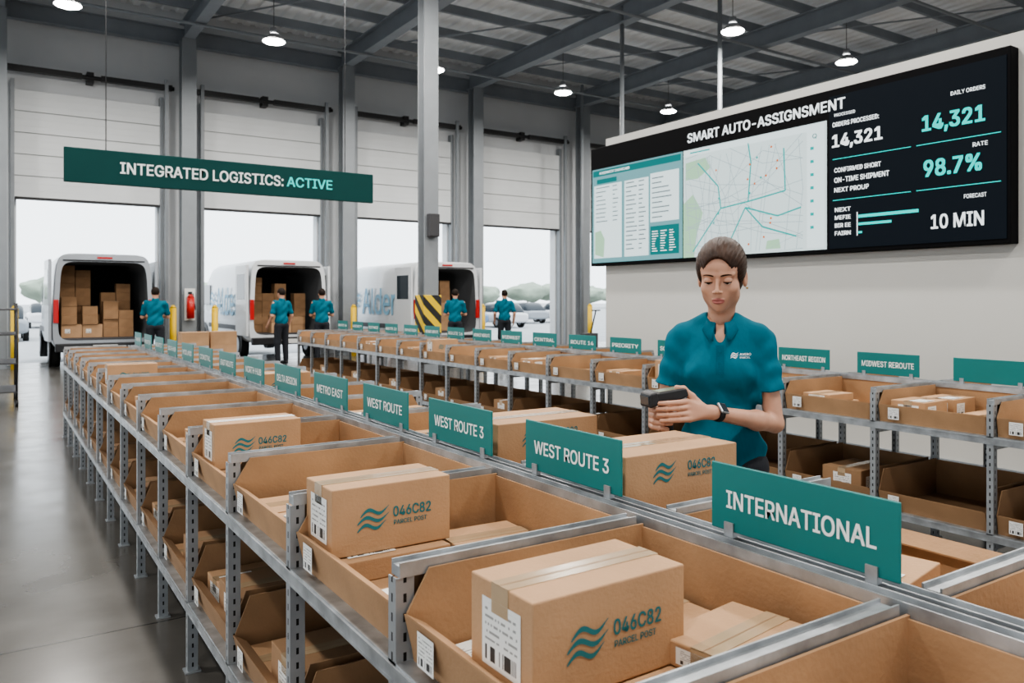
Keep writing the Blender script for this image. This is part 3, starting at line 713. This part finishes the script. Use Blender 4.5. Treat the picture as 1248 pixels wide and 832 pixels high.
for i,(x,y,c,nm) in enumerate(((.35,36,1,'grey'),(2.6,52,0,'white'),(9.2,44,0,'white'),(12.6,46,1,'grey'),(17.5,38,3,'red'),(19.9,38,0,'white'),(22.5,38,2,'blue'),(25.2,38,0,'white'),(31,44,1,'grey'),(16,52,0,'white'),(34,44,0,'white'))):
    r=ob('parked_car',None,None,(x,y,-.13),label='%s car parked in the outdoor yard'%nm,cat='car',group='cars in the yard'); r.empty_display_size=.2
    b,w=car_parts(cc[c]); ob('car_body',b,r)
    for sx in (-1,1):
        for yy in (.8,3.5): ob('wheel',w,r,(sx*.80,yy,.31))
def truck(x,y,label):
    r=ob('box_truck',None,None,(x,y,-.13),label=label,cat='truck'); r.empty_display_size=.3
    ob('cargo_box',boxm(-1.2,1.2,0,6,1.0,3.4,VANW,.04,2),r); ob('truck_cab',boxm(-1.1,1.1,6.1,7.9,.6,2.5,VANW,.25,3),r); ob('chassis',boxm(-.9,.9,0,7.8,.6,1.0,DARKG),r)
    w=cylm((-.15,0,0),(.15,0,0),.48,RUBBER,n=20)
    for sx in(-1,1):
        for yy in (1.3,6.9): ob('wheel',w,r,(sx*.98,yy,.48))
truck(21.5,46,'white box truck parked outdoors'); truck(27.5,52,'white box truck parked outdoors'); truck(6.4,60,'white box truck parked outdoors')
bm=bmesh.new(); bmesh.ops.create_icosphere(bm,subdivisions=3,radius=1)
for v in bm.verts:
    v.co*=1+.35*noise.noise(v.co*1.6)+.15*noise.noise(v.co*4.); v.co.z*=.85
for f in bm.faces: f.smooth=True
crown=fin(bm,TREE); trunk=cylm((0,0,0),(0,0,2),.2,BARK,r1=.12,n=10)
for i in range(22):
    x=-10+i*8.2+random.uniform(-.6,.6); s=random.uniform(.8,1.05)
    t=ob('tree',None,None,(x,118+random.uniform(-5,5),-.13),label='leafy green tree beyond the yard',cat='tree',group='trees beyond the yard'); t.rotation_euler=(0,0,random.uniform(0,6)); t.scale=(s,s,s)
    ob('trunk',trunk,t); cr=ob('crown',crown,t,(0,0,2.9)); cr.scale=(3.5,3.5,1.9)

# ---------------------------------------------------------------- SDF organic modelling
class SDF:
    def __init__(s,lo,hi,h):
        s.lo=np.array(lo,float); s.h=h; s.n=(np.ceil((np.array(hi)-s.lo)/h)+1).astype(int)
        s.ax=[s.lo[i]+h*np.arange(s.n[i]) for i in range(3)]
        s.v=np.full(tuple(s.n),1.,np.float32)
    def ap(s,fn,blo,bhi,k,op):
        m=k+2*s.h
        i0=np.maximum(0,np.floor((np.array(blo)-m-s.lo)/s.h).astype(int)); i1=np.minimum(s.n,np.ceil((np.array(bhi)+m-s.lo)/s.h).astype(int)+1)
        if (i1<=i0).any(): return
        X=s.ax[0][i0[0]:i1[0],None,None]; Y=s.ax[1][None,i0[1]:i1[1],None]; Z=s.ax[2][None,None,i0[2]:i1[2]]
        d=fn(X,Y,Z); sl=tuple(slice(a,b) for a,b in zip(i0,i1)); v=s.v[sl]
        k=max(k,1e-5)
        if op=='u':
            h=np.clip(.5+.5*(v-d)/k,0,1); s.v[sl]=v*(1-h)+d*h-k*h*(1-h)
        else:
            d=-d; h=np.clip(.5-.5*(v-d)/k,0,1); s.v[sl]=v*(1-h)+d*h+k*h*(1-h)
    def cap(s,a,b,ra,rb=None,k=.01,op='u'):
        rb=ra if rb is None else rb; a=np.array(a,float); b=np.array(b,float); ab=b-a; L=max(ab@ab,1e-9)
        def fn(X,Y,Z):
            px,py,pz=X-a[0],Y-a[1],Z-a[2]; t=np.clip((px*ab[0]+py*ab[1]+pz*ab[2])/L,0,1)
            return np.sqrt((px-t*ab[0])**2+(py-t*ab[1])**2+(pz-t*ab[2])**2)-(ra+(rb-ra)*t)
        r=max(ra,rb); s.ap(fn,np.minimum(a,b)-r,np.maximum(a,b)+r,k,op)
    def chain(s,pts,rs,k=.006):
        for i in range(len(pts)-1): s.cap(pts[i],pts[i+1],rs[i],rs[i+1],k)
    def ell(s,c,r,k=.01,op='u',rz=0,zmin=None):
        c=np.array(c,float); r=np.array(r,float); cs,sn=math.cos(rz),math.sin(rz)
        def fn(X,Y,Z):
            px,py,pz=X-c[0],Y-c[1],Z-c[2]
            if rz: px,py=px*cs+py*sn,-px*sn+py*cs
            k0=np.sqrt((px/r[0])**2+(py/r[1])**2+(pz/r[2])**2); k1=np.sqrt((px/r[0]**2)**2+(py/r[1]**2)**2+(pz/r[2]**2)**2)+1e-9
            d=k0*(k0-1)/k1
            if zmin is not None: d=np.maximum(d,zmin-Z+0*X)
            return d
        m=np.array([max(r[0],r[1])]*2+[r[2]]) if rz else r
        s.ap(fn,c-m,c+m,k,op)
    def plane_cut(s,fn):
        X=s.ax[0][:,None,None];Y=s.ax[1][None,:,None];Z=s.ax[2][None,None,:]
        s.v=np.maximum(s.v,fn(X,Y,Z)).astype(np.float32)
    def surf(s,x,z):
        i=(x-s.lo[0])/s.h; k=(z-s.lo[2])/s.h; i0=int(i);k0=int(k);fi=i-i0;fk=k-k0
        col=(s.v[i0,:,k0]*(1-fi)*(1-fk)+s.v[i0+1,:,k0]*fi*(1-fk)+s.v[i0,:,k0+1]*(1-fi)*fk+s.v[i0+1,:,k0+1]*fi*fk)
        neg=np.where(col<0)[0]
        if len(neg)==0: return None
        j=neg[0]
        if j==0: return s.ax[1][0]
        t=col[j-1]/(col[j-1]-col[j]); return s.ax[1][j-1]+t*s.h
    def nets(s):
        v=s.v; S=v<0; nx,ny,nz=v.shape
        cnt=np.zeros((nx-1,ny-1,nz-1),np.int8)
        for a in(0,1):
            for b in(0,1):
                for c in(0,1): cnt+=S[a:nx-1+a,b:ny-1+b,c:nz-1+c]
        I=np.argwhere((cnt>0)&(cnt<8)); idx=-np.ones(cnt.shape,np.int64); idx[I[:,0],I[:,1],I[:,2]]=np.arange(len(I))
        P=np.zeros((len(I),3)); W=np.zeros(len(I))
        cor=[(a,b,c) for a in(0,1) for b in(0,1) for c in(0,1)]
        val={c:v[I[:,0]+c[0],I[:,1]+c[1],I[:,2]+c[2]].astype(float) for c in cor}
        for c in cor:
            for ax in range(3):
                if c[ax]==0:
                    d=list(c); d[ax]=1; d=tuple(d); a,b=val[c],val[d]; m=(a<0)!=(b<0); t=np.where(m,a/np.where(m,a-b,1),0)
                    p=np.tile(np.array(c,float),(len(I),1)); p[:,ax]+=t; P[m]+=p[m]; W[m]+=1
        P=(P/W[:,None]+I)*s.h+s.lo
        Q=[]
        for ax in range(3):
            sa=[slice(None)]*3; sb=[slice(None)]*3; sa[ax]=slice(0,-1); sb[ax]=slice(1,None)
            A=S[tuple(sa)];B=S[tuple(sb)]
            E=np.argwhere(A!=B); o1,o2=[(1,2),(2,0),(0,1)][ax]
            ok=(E[:,o1]>0)&(E[:,o2]>0)&(E[:,o1]<v.shape[o1]-1)&(E[:,o2]<v.shape[o2]-1); E=E[ok]
            def g(d1,d2):
                e=E.copy(); e[:,o1]-=d1; e[:,o2]-=d2; return idx[e[:,0],e[:,1],e[:,2]]
            q=np.stack([g(1,1),g(0,1),g(0,0),g(1,0)],1)
            fl=~A[E[:,0],E[:,1],E[:,2]]; q[fl]=q[fl][:,::-1]; Q.append(q)
        return P,np.concatenate(Q)
def np_mesh(parts,mats,matidx=None,name='organic'):
    vs=[];qs=[];o=0
    for P,Q in parts: vs.append(P); qs.append(Q+o); o+=len(P)
    V=np.concatenate(vs);F=np.concatenate(qs)
    me=bpy.data.meshes.new(name); me.from_pydata(V.tolist(),[],F.tolist())
    for m in (mats if isinstance(mats,(list,tuple)) else [mats]): me.materials.append(m)
    me.polygons.foreach_set('use_smooth',[True]*len(F))
    if matidx is not None: me.polygons.foreach_set('material_index',matidx)
    me.update(); return me

# ================= the woman =================
WX,WY=2.26,2.045
TH=R(-33.2-15)
woman=ob('person',None,None,(WX,WY,0),TH,label='woman in teal polo, dark tied hair, looking down at scanner',cat='person')
woman.empty_display_size=.2
HS=1.12; HC=np.array([.004,-.02,1.585]); pit=R(13); yaw=R(-8)
Rm=np.array(Matrix.Rotation(yaw,3,'Z')@Matrix.Rotation(pit,3,'X'))
def h2b(P): return (np.asarray(P)*HS)@Rm.T+HC
def b2h(p): return (Rm.T@(np.array(p)-HC))/HS
def head_field():
    f=SDF((-.1,-.13,-.25),(.1,.14,.15),.0022)
    f.ell((0,.018,.045),(.071,.089,.078),.01)
    f.ell((0,-.018,-.028),(.0570,.066,.075),.03)
    f.ell((0,-.038,.040),(.055,.044,.045),.03)
    for s in(-1,1):
        f.ell((s*.036,-.048,-.028),(.020,.022,.020),.022)
        f.ell((s*.036,-.015,-.062),(.016,.026,.018),.03)
    f.ell((0,-.061,-.093),(.015,.017,.014),.028)
    f.ell((0,-.063,-.062),(.024,.021,.026),.022)
    nb=b2h((0,.03,1.36)); f.cap((0,.022,-.05),nb,.043,.046,.03)
    for s in(-1,1):
        f.cap((s*.010,-.0815,.020),(s*.044,-.066,.019),.006,.005,.012)
        f.ell((s*.0295,-.090,-.001),(.0180,.013,.0120),.010,'s')
    f.cap((0,-.079,.014),(0,-.1000,-.025),.0050,.0066,.009)
    f.ell((0,-.1010,-.030),(.0078,.0080,.0072),.006)
    for s in(-1,1):
        f.ell((s*.0108,-.0925,-.033),(.0058,.0078,.0056),.005)
        f.ell((s*.0052,-.1010,-.0390),(.0026,.0042,.0028),.002,'s')
    f.ell((0,-.0838,-.0585),(.0195,.0072,.0044),.004); f.ell((0,-.0828,-.0675),(.0165,.0080,.0054),.004)
    f.ell((0,-.0925,-.0630),(.019,.006,.0011),.0015,'s')
    for s in(-1,1):
        f.ell((s*.0295,-.0700,.001),(.0146,.0140,.0134),.003,zmin=-.0026)
        f.ell((s*.0735,.014,-.010),(.0070,.016,.029),.006,rz=s*-.3)
        f.ell((s*.0800,.011,-.006),(.004,.010,.017),.004,'s')
    return f
hf=head_field(); P,Q=hf.nets()
cen=P[Q].mean(1)
lipm=((cen[:,0]/.0205)**2+((cen[:,2]+.0631)/.0098)**2<1)&(cen[:,1]<-.070)
Phead=h2b(P)
SHR=(-.146,.012,1.352); ELR=(-.208,.030,1.075); WRR=(-.205,-.225,1.105)
SHL=(.146,.012,1.352); ELL_=(.190,-.020,1.052); WRL=(-.025,-.268,1.118)
def torso(f,o,k=.05):
    f.ell((0,.012,1.27),(.132+o,.088+o,.15+o),.03)
    f.cap((-.120,.015,1.357),(.120,.015,1.357),.036+o,None,k)
    for s in(-1,1): f.cap((s*.125,.016,1.368),(s*.045,.020,1.412),.022+o,.030+o,.035)
    f.ell((0,.016,1.10),(.112+o,.080+o,.16+o),k)
    f.ell((0,.022,.93),(.150+o,.105+o,.13+o),k)
    for s in(-1,1): f.ell((s*.060,-.055,1.235),(.050+o,.040+o,.046+o),.04)
tf=SDF((-.24,-.17,.78),(.24,.18,1.46),.005); torso(tf,-.002); T1=tf.nets()
def arm(f,sh,el,wr):
    f.cap(sh,el,.040,.033,.02); el_,wr_=map(np.array,(el,wr)); m=el_+(wr_-el_)*.3
    f.cap(el,m,.0325,.0335,.012); f.cap(m,wr,.0335,.0220,.02)
GC=np.array((-.182,-.322))
def ring(ang,r,z): return (GC[0]+r*math.cos(R(ang)),GC[1]+r*math.sin(R(ang)),z)
fr=SDF((-.32,-.42,1.0),(-.08,.08,1.42),.0025)
arm(fr,SHR,ELR,WRR)
zs=[1.130,1.110,1.090,1.072]
for i,z in enumerate(zs):
    k_=ring(160,.045,z)
    fr.cap(WRR,k_,.0205 if i in(1,2) else .017,.0108,.012)
    L=[1,1.1,1.03,.85][i]
    fr.chain([k_,ring(160+52*L,.0350,zs[i]-.001),ring(160+110*L,.0330,zs[i]-.003),ring(160+158*L,.0320,zs[i]-.004)],[.0104,.0092,.0084,.0075],.003)
fr.chain([(-.205,-.255,1.118),(-.182,-.272,1.136),(-.158,-.286,1.144),(-.140,-.302,1.146)],[.017,.0130,.0108,.0088],.008)
A1=fr.nets()
fl=SDF((-.27,-.44,.98),(.28,.08,1.42),.0025)
arm(fl,SHL,ELL_,WRL)
zl=[1.158,1.139,1.119,1.101]
for i,z in enumerate(zl):
    k_=(-.106+.003*i,-.318-.004*i,z); L=[1,1.08,1.02,.85][i]
    fl.cap(WRL,k_,.0200 if i in(1,2) else .0165,.0108,.012)
    fl.chain([k_,ring(322,.064,z+.001),ring(322-34*L,.0570,z),ring(322-66*L,.0550,z-.002)],[.0104,.0092,.0083,.0074],.003)
fl.chain([(-.062,-.285,1.138),(-.092,-.290,1.172),(-.118,-.302,1.198),(-.140,-.318,1.204)],[.017,.0128,.0106,.0088],.008)
A2=fl.nets()
lf=SDF((-.24,-.16,.03),(.24,.2,.98),.010)
for s in(-1,1):
    lf.cap((s*.085,.02,.90),(s*.095,.01,.50),.078,.052,.03); lf.cap((s*.095,.01,.50),(s*.10,.03,.10),.050,.034,.03)
L1=lf.nets()
mi=np.concatenate([lipm.astype(int)]+[np.zeros(len(q[1]),int) for q in (T1,A1,A2,L1)])
ob('body',np_mesh([(Phead,Q),T1,A1,A2,L1],[SKIN,LIP],mi.tolist()),woman)
for s in(-1,1):
    bm=bmesh.new(); bmesh.ops.create_uvsphere(bm,u_segments=24,v_segments=16,radius=.0130)
    dd=Vector((-0.04,-.90,-.42)).normalized()
    for f_ in bm.faces:
        f_.smooth=True; f_.material_index=1 if f_.calc_center_median().normalized().dot(dd)>.87 else 0
    me=fin(bm,[EYEW,IRIS]); me.transform(Matrix.Diagonal((HS,HS,HS,1)))
    e=ob('eye',me,woman,tuple(h2b((s*.0295,-.0702,.0005)))); e.rotation_euler=Matrix(Rm.tolist()).to_euler()
def tube(pts,rs,mat,n=8,flat=1.):
    bm=bmesh.new(); prev=None; pts=[Vector(p) for p in pts]
    for i,p in enumerate(pts):
        d=(pts[min(i+1,len(pts)-1)]-pts[max(i-1,0)]).normalized(); a=d.cross(Vector((0,1,.01))).normalized(); b=d.cross(a)
        rg=[bm.verts.new(p+(a*math.cos(2*math.pi*j/n)+b*flat*math.sin(2*math.pi*j/n))*rs[i]) for j in range(n)]
        if prev:
            for j in range(n): bm.faces.new((prev[j],prev[(j+1)%n],rg[(j+1)%n],rg[j])).smooth=True
        else: bm.faces.new(rg)
        prev=rg
    bm.faces.new(prev); return fin(bm,mat)
for s in(-1,1):
    pts=[];rs=[]
    for i in range(9):
        t=i/8; x=s*(.011+.034*t); z=.0185+.0055*math.sin(t*2.2)-.004*t; y=hf.surf(x,z); pts.append(h2b((x,(y or -.07)+.0000,z))); rs.append(.0042*(1-.65*t)*(.6+.4*min(1,t*4)))
    ob('eyebrow',tube(pts,rs,BROW,flat=.35),woman)
    pts=[];rs=[]
    for i in range(9):
        t=i/8; ang=math.pi*(.10+.80*t); x=s*.0295-math.cos(ang)*.0143; z=-.0030; y=-.0700-math.sin(ang)*.0139; pts.append(h2b((x,y,z-.0004))); rs.append(.0011+.0009*math.sin(math.pi*t))
    ob('eyelashes',tube(pts,rs,BROW),woman)
hh=SDF((-.11,-.13,-.14),(.11,.20,.17),.0024)
hh.ell((0,.024,.045),(.0775,.0965,.0830),.01)
hh.ell((0,-.014,.054),(.0650,.078,.066),.02)
hh.ell((0,.045,-.02),(.064,.066,.062),.03)
for s in(-1,1): hh.ell((s*.060,.000,.026),(.0170,.040,.044),.02)
hh.ell((0,-.125,-.020),(.0650,.094,.109),.005,'s')
hh.ell((0,-.05,-.110),(.10,.074,.078),.012,'s')
hh.cap((0,-.10,.112),(0,.05,.133),.0045,.0028,.005,'s')
for s in(-1,1): hh.ell((s*.082,.010,-.026),(.016,.019,.026),.006,'s')
hh.ell((0,.122,-.034),(.034,.032,.036),.015)
X,Y,Z=hh.ax[0][:,None,None],hh.ax[1][None,:,None],hh.ax[2][None,None,:]
phi=np.arctan2(X+0*Z,Z+.04+0*X)
hh.v+=(.0006*np.sin(phi*62+9*Y)+.0004*np.sin(phi*113-14*Y)).astype(np.float32)
PH,QH=hh.nets(); ob('hair',np_mesh([(h2b(PH),QH)],HAIR),woman,label='dark brown hair parted and pulled into low bun')
er=bmesh.new(); bmesh.ops.create_icosphere(er,subdivisions=2,radius=.004); ob('earring',fin(er,GOLD),woman,tuple(h2b((.080,.006,-.040))))
pf=SDF((-.34,-.19,.84),(.34,.19,1.49),.0034)
torso(pf,.012)
for sh,el in((SHR,ELR),(SHL,ELL_)):
    a=np.array(sh);b=np.array(el); e=a+(b-a)*.62; u=(b-a)/np.linalg.norm(b-a)
    pf.cap(a,e,.049,.054,.03)
    def fn(X,Y,Z,e=e,u=u,a=a):
        dd=(X-e[0])*u[0]+(Y-e[1])*u[1]+(Z-e[2])*u[2]; rad=np.sqrt((X-e[0])**2+(Y-e[1])**2+(Z-e[2])**2)-.10
        side=(.145-np.abs(X))
        return np.maximum(np.maximum(-dd,rad),side)
    pf.ap(fn,e-.12,e+.12,.001,'s')
pf.ell((0,-.008,1.475),(.054,.062,.078),.006,'s')
pf.ell((0,-.060,1.392),(.021,.060,.048),.008,'s')
X,Y,Z=pf.ax[0][:,None,None],pf.ax[1][None,:,None],pf.ax[2][None,None,:]
aX=np.abs(X)
mask=np.clip((1.22-Z)/.10,0,1)
fold=.0045*np.sin(48*Z+26*aX+2.5*np.sin(14*X+9*Z)+1.5*np.sin(20*Y))*mask
fold=fold+.0032*np.sin(62*Z-55*aX+2*np.sin(25*Y+11*Z))*np.clip((aX-.13)/.04,0,1)
fold=fold+.0022*np.sin(34*X+26*Z+2*np.sin(17*Z))*np.clip((1.33-Z)/.05,0,1)+.0045*np.sin(70*(Z+aX*.9))*np.clip(1-np.abs(aX-.11)/.05,0,1)*np.clip(1-np.abs(Z-1.27)/.09,0,1)
pf.v+=fold.astype(np.float32)
pf.plane_cut(lambda X,Y,Z:.87-Z+0*X+0*Y)
PP,QP=pf.nets(); shirt=ob('polo_shirt',np_mesh([(PP,QP)],POLO),woman,label='teal short-sleeved polo shirt')
bm=bmesh.new(); N=60; rows=[]
for i in range(N+1):
    t=i/N; e_=min(t,1-t); a=R(-90+17+t*(360-34)); fr_=(1-math.cos(a+math.pi/2))/2
    cx,cy=math.cos(a),math.sin(a)
    zi=1.412+.040*fr_
    ri=.0515; ry=ri*1.12
    tip=max(0,1-e_/.13); tip=tip*tip*(3-2*tip)
    ro=.032+.012*tip; drop=.028+.034*tip
    low=(cx*ri,.006+cy*ry,zi-.035-.02*tip); inn=(cx*ri,.006+cy*ry,zi-.002); top=(cx*(ri+.005),.006+cy*(ry+.005),zi+.003)
    m1=(cx*(ri+ro*.45),.006+cy*(ry+ro*.45),zi-drop*.34); out=(cx*(ri+ro*.85),.006+cy*(ry+ro*.80)-.012*tip,zi-drop)
    rows.append([bm.verts.new(p) for p in (low,inn,top,m1,out)])
for a,b in zip(rows[:-1],rows[1:]):
    for j in range(4): bm.faces.new((a[j],a[j+1],b[j+1],b[j])).smooth=True
me=fin(bm,POLO2); co=ob('polo_collar',me,woman); sm=co.modifiers.new('s','SOLIDIFY'); sm.thickness=.0035; sm.offset=0
def drape(me,field,off,cx,cz):
    for v in me.vertices:
        x,z=v.co.x+cx,v.co.z+cz; y=field.surf(x,z); v.co=Vector((x,(y if y is not None else -.1)-off,z))
    return me
g=[]
for i in range(10):
    for j in range(3): g.append(rect(-.014+j*.0093,-.0047+j*.0093,-.055+i*.0105,-.0445+i*.0105))
ob('placket',drape(polys(g,'NY',POLO2),pf,.0022,0,1.285),woman)
for z in (1.313,1.273): 
    y=pf.surf(0,z); ob('button',cylm((0,y-.0045,z),(0,y-.002,z),.0048,POLO,n=14),woman)
ob('chest_emblem',drape(polys(waves(.028,.022),'NY',WHITE),pf,.0018,.050,1.300),woman)
me=tmesh('AVERO',.040,.0085,'NY',WHITE,.01).copy(); ob('lettering',drape(me,pf,.0018,.088,1.304),woman)
me=tmesh('PARCEL',.036,.0065,'NY',WHITE,.0).copy(); ob('lettering',drape(me,pf,.0018,.087,1.293),woman)
qf=SDF((-.26,-.2,.05),(.26,.22,.98),.010)
for s in(-1,1):
    qf.cap((s*.085,.02,.88),(s*.095,.01,.50),.090,.066,.03); qf.cap((s*.095,.01,.50),(s*.10,.03,.12),.064,.052,.03)
qf.ell((0,.022,.90),(.150,.104,.09),.03)
ob('trousers',np_mesh([qf.nets()],NAVY),woman)
for s in(-1,1):
    sf=SDF((s*.10-.08,-.22,-.01),(s*.10+.08,.12,.14),.006)
    sf.ell((s*.10,-.04,.035),(.045,.135,.04),.01); sf.cap((s*.10,.03,.12),(s*.10,.03,.05),.045,None,.02); sf.plane_cut(lambda X,Y,Z:.002-Z+0*X+0*Y)
    ob('shoe',np_mesh([sf.nets()],BLACK),woman)
a=np.array(ELL_);b=np.array(WRL); c_=a+(b-a)*.92; u=(b-a)/np.linalg.norm(b-a)
bm=bmesh.new(); cyl(bm,c_-u*.011,c_+u*.011,.0285,.0270,n=28); wb=ob('watch_band',fin(bm,BLACK),woman)
nrm=Vector((.1,-.75,.62)); uu=Vector(u); nrm=(nrm-uu*nrm.dot(uu)).normalized(); sd=uu.cross(nrm)
bm=bmesh.new(); box(bm,-.019,.019,-.021,.021,0,.009); me=fin(bm,HUB,.004,2)
M=Matrix((uu,sd,nrm)).transposed().to_4x4(); M.translation=Vector(c_)+nrm*.0255; me.transform(M); ob('watch_case',me,woman,label='silver square smartwatch case')
bm=bmesh.new(); box(bm,-.015,.015,-.017,.017,.009,.0097); me=fin(bm,GLASS); me.transform(M); ob('watch_glass',me,woman)
sc=ob('barcode_scanner',None,None,(WX,WY,0),TH,label='black handheld barcode scanner with pistol grip held in both hands',cat='barcode scanner')
d=Vector((-.84,-.54,.0)).normalized(); sd=Vector((0,0,1)).cross(d); C0=Vector((GC[0]-.000,GC[1]-.002,1.176))
TL=Matrix.Rotation(R(7),4,'Y')
def scm(me): 
    M=Matrix((d,sd,Vector((0,0,1)))).transposed().to_4x4(); M.translation=C0; me.transform(M@TL); return me
bm=bmesh.new(); prism(bm,[(-.078,-.010),(-.072,.018),(.045,.018),(.048,-.014),(-.02,-.024)],-.034,.034)
ob('scanner_body',scm(fin(bm,BLACK,.007,3)),sc)
bm=bmesh.new(); prism(bm,[(.036,-.022),(.040,.024),(.068,.020),(.074,-.028)],-.040,.040); ob('scan_nose',scm(fin(bm,BLACK,.008,3)),sc)
bm=bmesh.new(); box(bm,.069,.074,-.030,.030,-.018,.012); ob('scan_window',scm(fin(bm,GLASS,.001)),sc)
bm=bmesh.new(); box(bm,-.055,.028,-.024,.024,.0180,.0205); ob('scanner_screen',scm(fin(bm,pmat('scanner_screen_glass',(.05,.06,.05),.15,emis=(.45,.42,.22),estr=.5),.0005)),sc)
bm=bmesh.new(); box(bm,-.062,.034,-.029,.029,.016,.0192); ob('screen_bezel',scm(fin(bm,DARKG,.0008)),sc)
bm=bmesh.new(); cyl(bm,(GC[0],GC[1],1.165),(GC[0]+.012,GC[1]+.012,1.040),.0225,.0215,n=20); cyl(bm,(GC[0]+.012,GC[1]+.012,1.045),(GC[0]+.013,GC[1]+.013,1.005),.028,.033,n=20)
ob('pistol_grip',fin(bm,BLACK),sc)

# ================= dock workers =================
def worker_meshes(pose):
    b=SDF((-.42,-.62,.03),(.42,.25,1.80),.009)
    if pose=='carry': el=[(-.25,-.08,1.13),(.25,-.08,1.13)]; wr=[(-.17,-.33,1.13),(.17,-.33,1.13)]
    else: el=[(-.27,.03,1.13),(.27,.03,1.13)]; wr=[(-.27,-.08,.90),(.24,-.16,.93)]
    b.ell((0,0,1.66),(.075,.095,.10),.01); b.ell((0,-.03,1.60),(.06,.065,.075),.03); b.ell((0,-.10,1.625),(.012,.018,.016),.01)
    for s in(-1,1): b.ell((s*.077,.01,1.635),(.010,.018,.028),.008)
    b.cap((0,.015,1.60),(0,.03,1.45),.055,.06,.03)
    b.ell((0,.0,1.28),(.17,.10,.18),.04); b.ell((0,.01,1.03),(.15,.10,.18),.05)
    for i,s in enumerate((-1,1)):
        b.cap((s*.2,.01,1.42),el[i],.05,.042,.03); b.cap(el[i],wr[i],.042,.028,.02)
        w=np.array(wr[i]); dr=w-np.array(el[i]); dr/=np.linalg.norm(dr)
        for j in range(4):
            off=np.array((0,0,.018*(1.5-j))) if pose!='stand' else np.array((0,.018*(1.5-j),0)); b.cap(w,w+dr*.09+off,.020,.012,.01); b.cap(w+dr*.09+off,w+dr*.15+off+np.array((-s*.03,0,0)),.0105,.0095,.004)
        b.cap(w,w+dr*.05+np.array((-s*.04,0,.03)),.016,.011,.01)
        b.cap((s*.09,.01,.9),(s*.11,.0,.5),.08,.055,.03); b.cap((s*.11,.0,.5),(s*.11,.03,.08),.055,.04,.03)
    sh=SDF((-.36,-.3,.85),(.36,.25,1.56),.010)
    sh.ell((0,.0,1.28),(.18,.115,.19),.04); sh.cap((-.16,.01,1.42),(.16,.01,1.42),.06,None,.05); sh.ell((0,.01,1.03),(.165,.12,.2),.05)
    sh.cap((0,.02,1.42),(0,.025,1.49),.075,.07,.03)
    for i,s in enumerate((-1,1)):
        e=np.array((s*.2,.01,1.42))+(np.array(el[i])-np.array((s*.2,.01,1.42)))*.75; sh.cap((s*.19,.01,1.42),e,.060,.060,.03)
    sh.plane_cut(lambda X,Y,Z:.88-Z+0*X+0*Y)
    X,Y,Z=sh.ax[0][:,None,None],sh.ax[1][None,:,None],sh.ax[2][None,None,:]; sh.v+=(.005*np.sin(38*Z+15*X+2*np.sin(13*X))).astype(np.float32)
    tr=SDF((-.25,-.2,.05),(.25,.22,1.0),.012); tr.ell((0,.01,.92),(.16,.115,.10),.03)
    for s in(-1,1): tr.cap((s*.09,.01,.88),(s*.11,.0,.5),.095,.073,.03); tr.cap((s*.11,.0,.5),(s*.11,.03,.12),.072,.06,.03)
    so=SDF((-.2,-.22,-.01),(.2,.14,.16),.01)
    for s in(-1,1): so.ell((s*.11,-.04,.045),(.05,.14,.045),.01); so.cap((s*.11,.03,.12),(s*.11,.03,.05),.05,None,.02)
    so.plane_cut(lambda X,Y,Z:.004-Z+0*X+0*Y)
    ha=SDF((-.11,-.12,1.5),(.11,.14,1.8),.008); ha.ell((0,.008,1.672),(.084,.102,.104),.01); ha.ell((0,-.10,1.60),(.09,.09,.11),.01,'s'); ha.plane_cut(lambda X,Y,Z:1.585-Z+0*X+0*Y)
    return [('body',np_mesh([b.nets()],SKIN)),('shirt',np_mesh([sh.nets()],POLO)),('trousers',np_mesh([tr.nets()],NAVY)),('shoes',np_mesh([so.nets()],BLACK)),('hair',np_mesh([ha.nets()],HAIR2))]
WM={p:worker_meshes(p) for p in('carry','stand')}
P_HOLD=parcel('parcel',.34,.26,.24,'brown carton held by a dock worker',side_label=False)
for (x,y,yw,p,lab) in ((2.95,18.50,172,'carry','worker in teal shirt lifting a carton into van'),
    (5.62,18.35,200,'stand','worker in teal shirt and dark trousers standing behind van'),
    (6.72,18.7,165,'carry','worker in teal shirt loading a carton into white van'),
    (9.80,17.6,150,'carry','worker in teal shirt carrying a carton at parked van'),
    (11.6,18.1,160,'stand','worker in teal shirt walking near dock door')):
    w=ob('person',None,None,(x,y,0),R(yw),label=lab,cat='person',group='dock workers'); w.empty_display_size=.2
    for nm,me in WM[p]: ob(nm,me,w)
    if p=='carry':
        qq=Matrix.Rotation(R(yw),4,'Z')@Vector((-.165,-.62,0)); place(P_HOLD,(x+qq.x,y+qq.y,1.03),R(yw),'cartons held by workers')

# ---------------------------------------------------------------- world, camera
w=bpy.data.worlds.new('World'); bpy.context.scene.world=w; w.use_nodes=True
bg=w.node_tree.nodes['Background']; bg.inputs[0].default_value=(.88,.95,1,1); bg.inputs[1].default_value=3.0
try:
    bpy.context.scene.view_settings.view_transform='AgX'; bpy.context.scene.view_settings.look='AgX - Medium High Contrast'
except Exception as e_: print(e_)
cam=bpy.data.cameras.new('camera'); cam.sensor_width=36; cam.lens=970/1248*36; cam.shift_y=-51/1248; cam.clip_end=600
co=bpy.data.objects.new('camera',cam); COL.objects.link(co); co.location=(0,0,1.5); co.rotation_euler=(R(90),0,R(-33.2))
cam.dof.use_dof=True; cam.dof.focus_distance=2.6; cam.dof.aperture_fstop=6.3
bpy.context.scene.camera=co
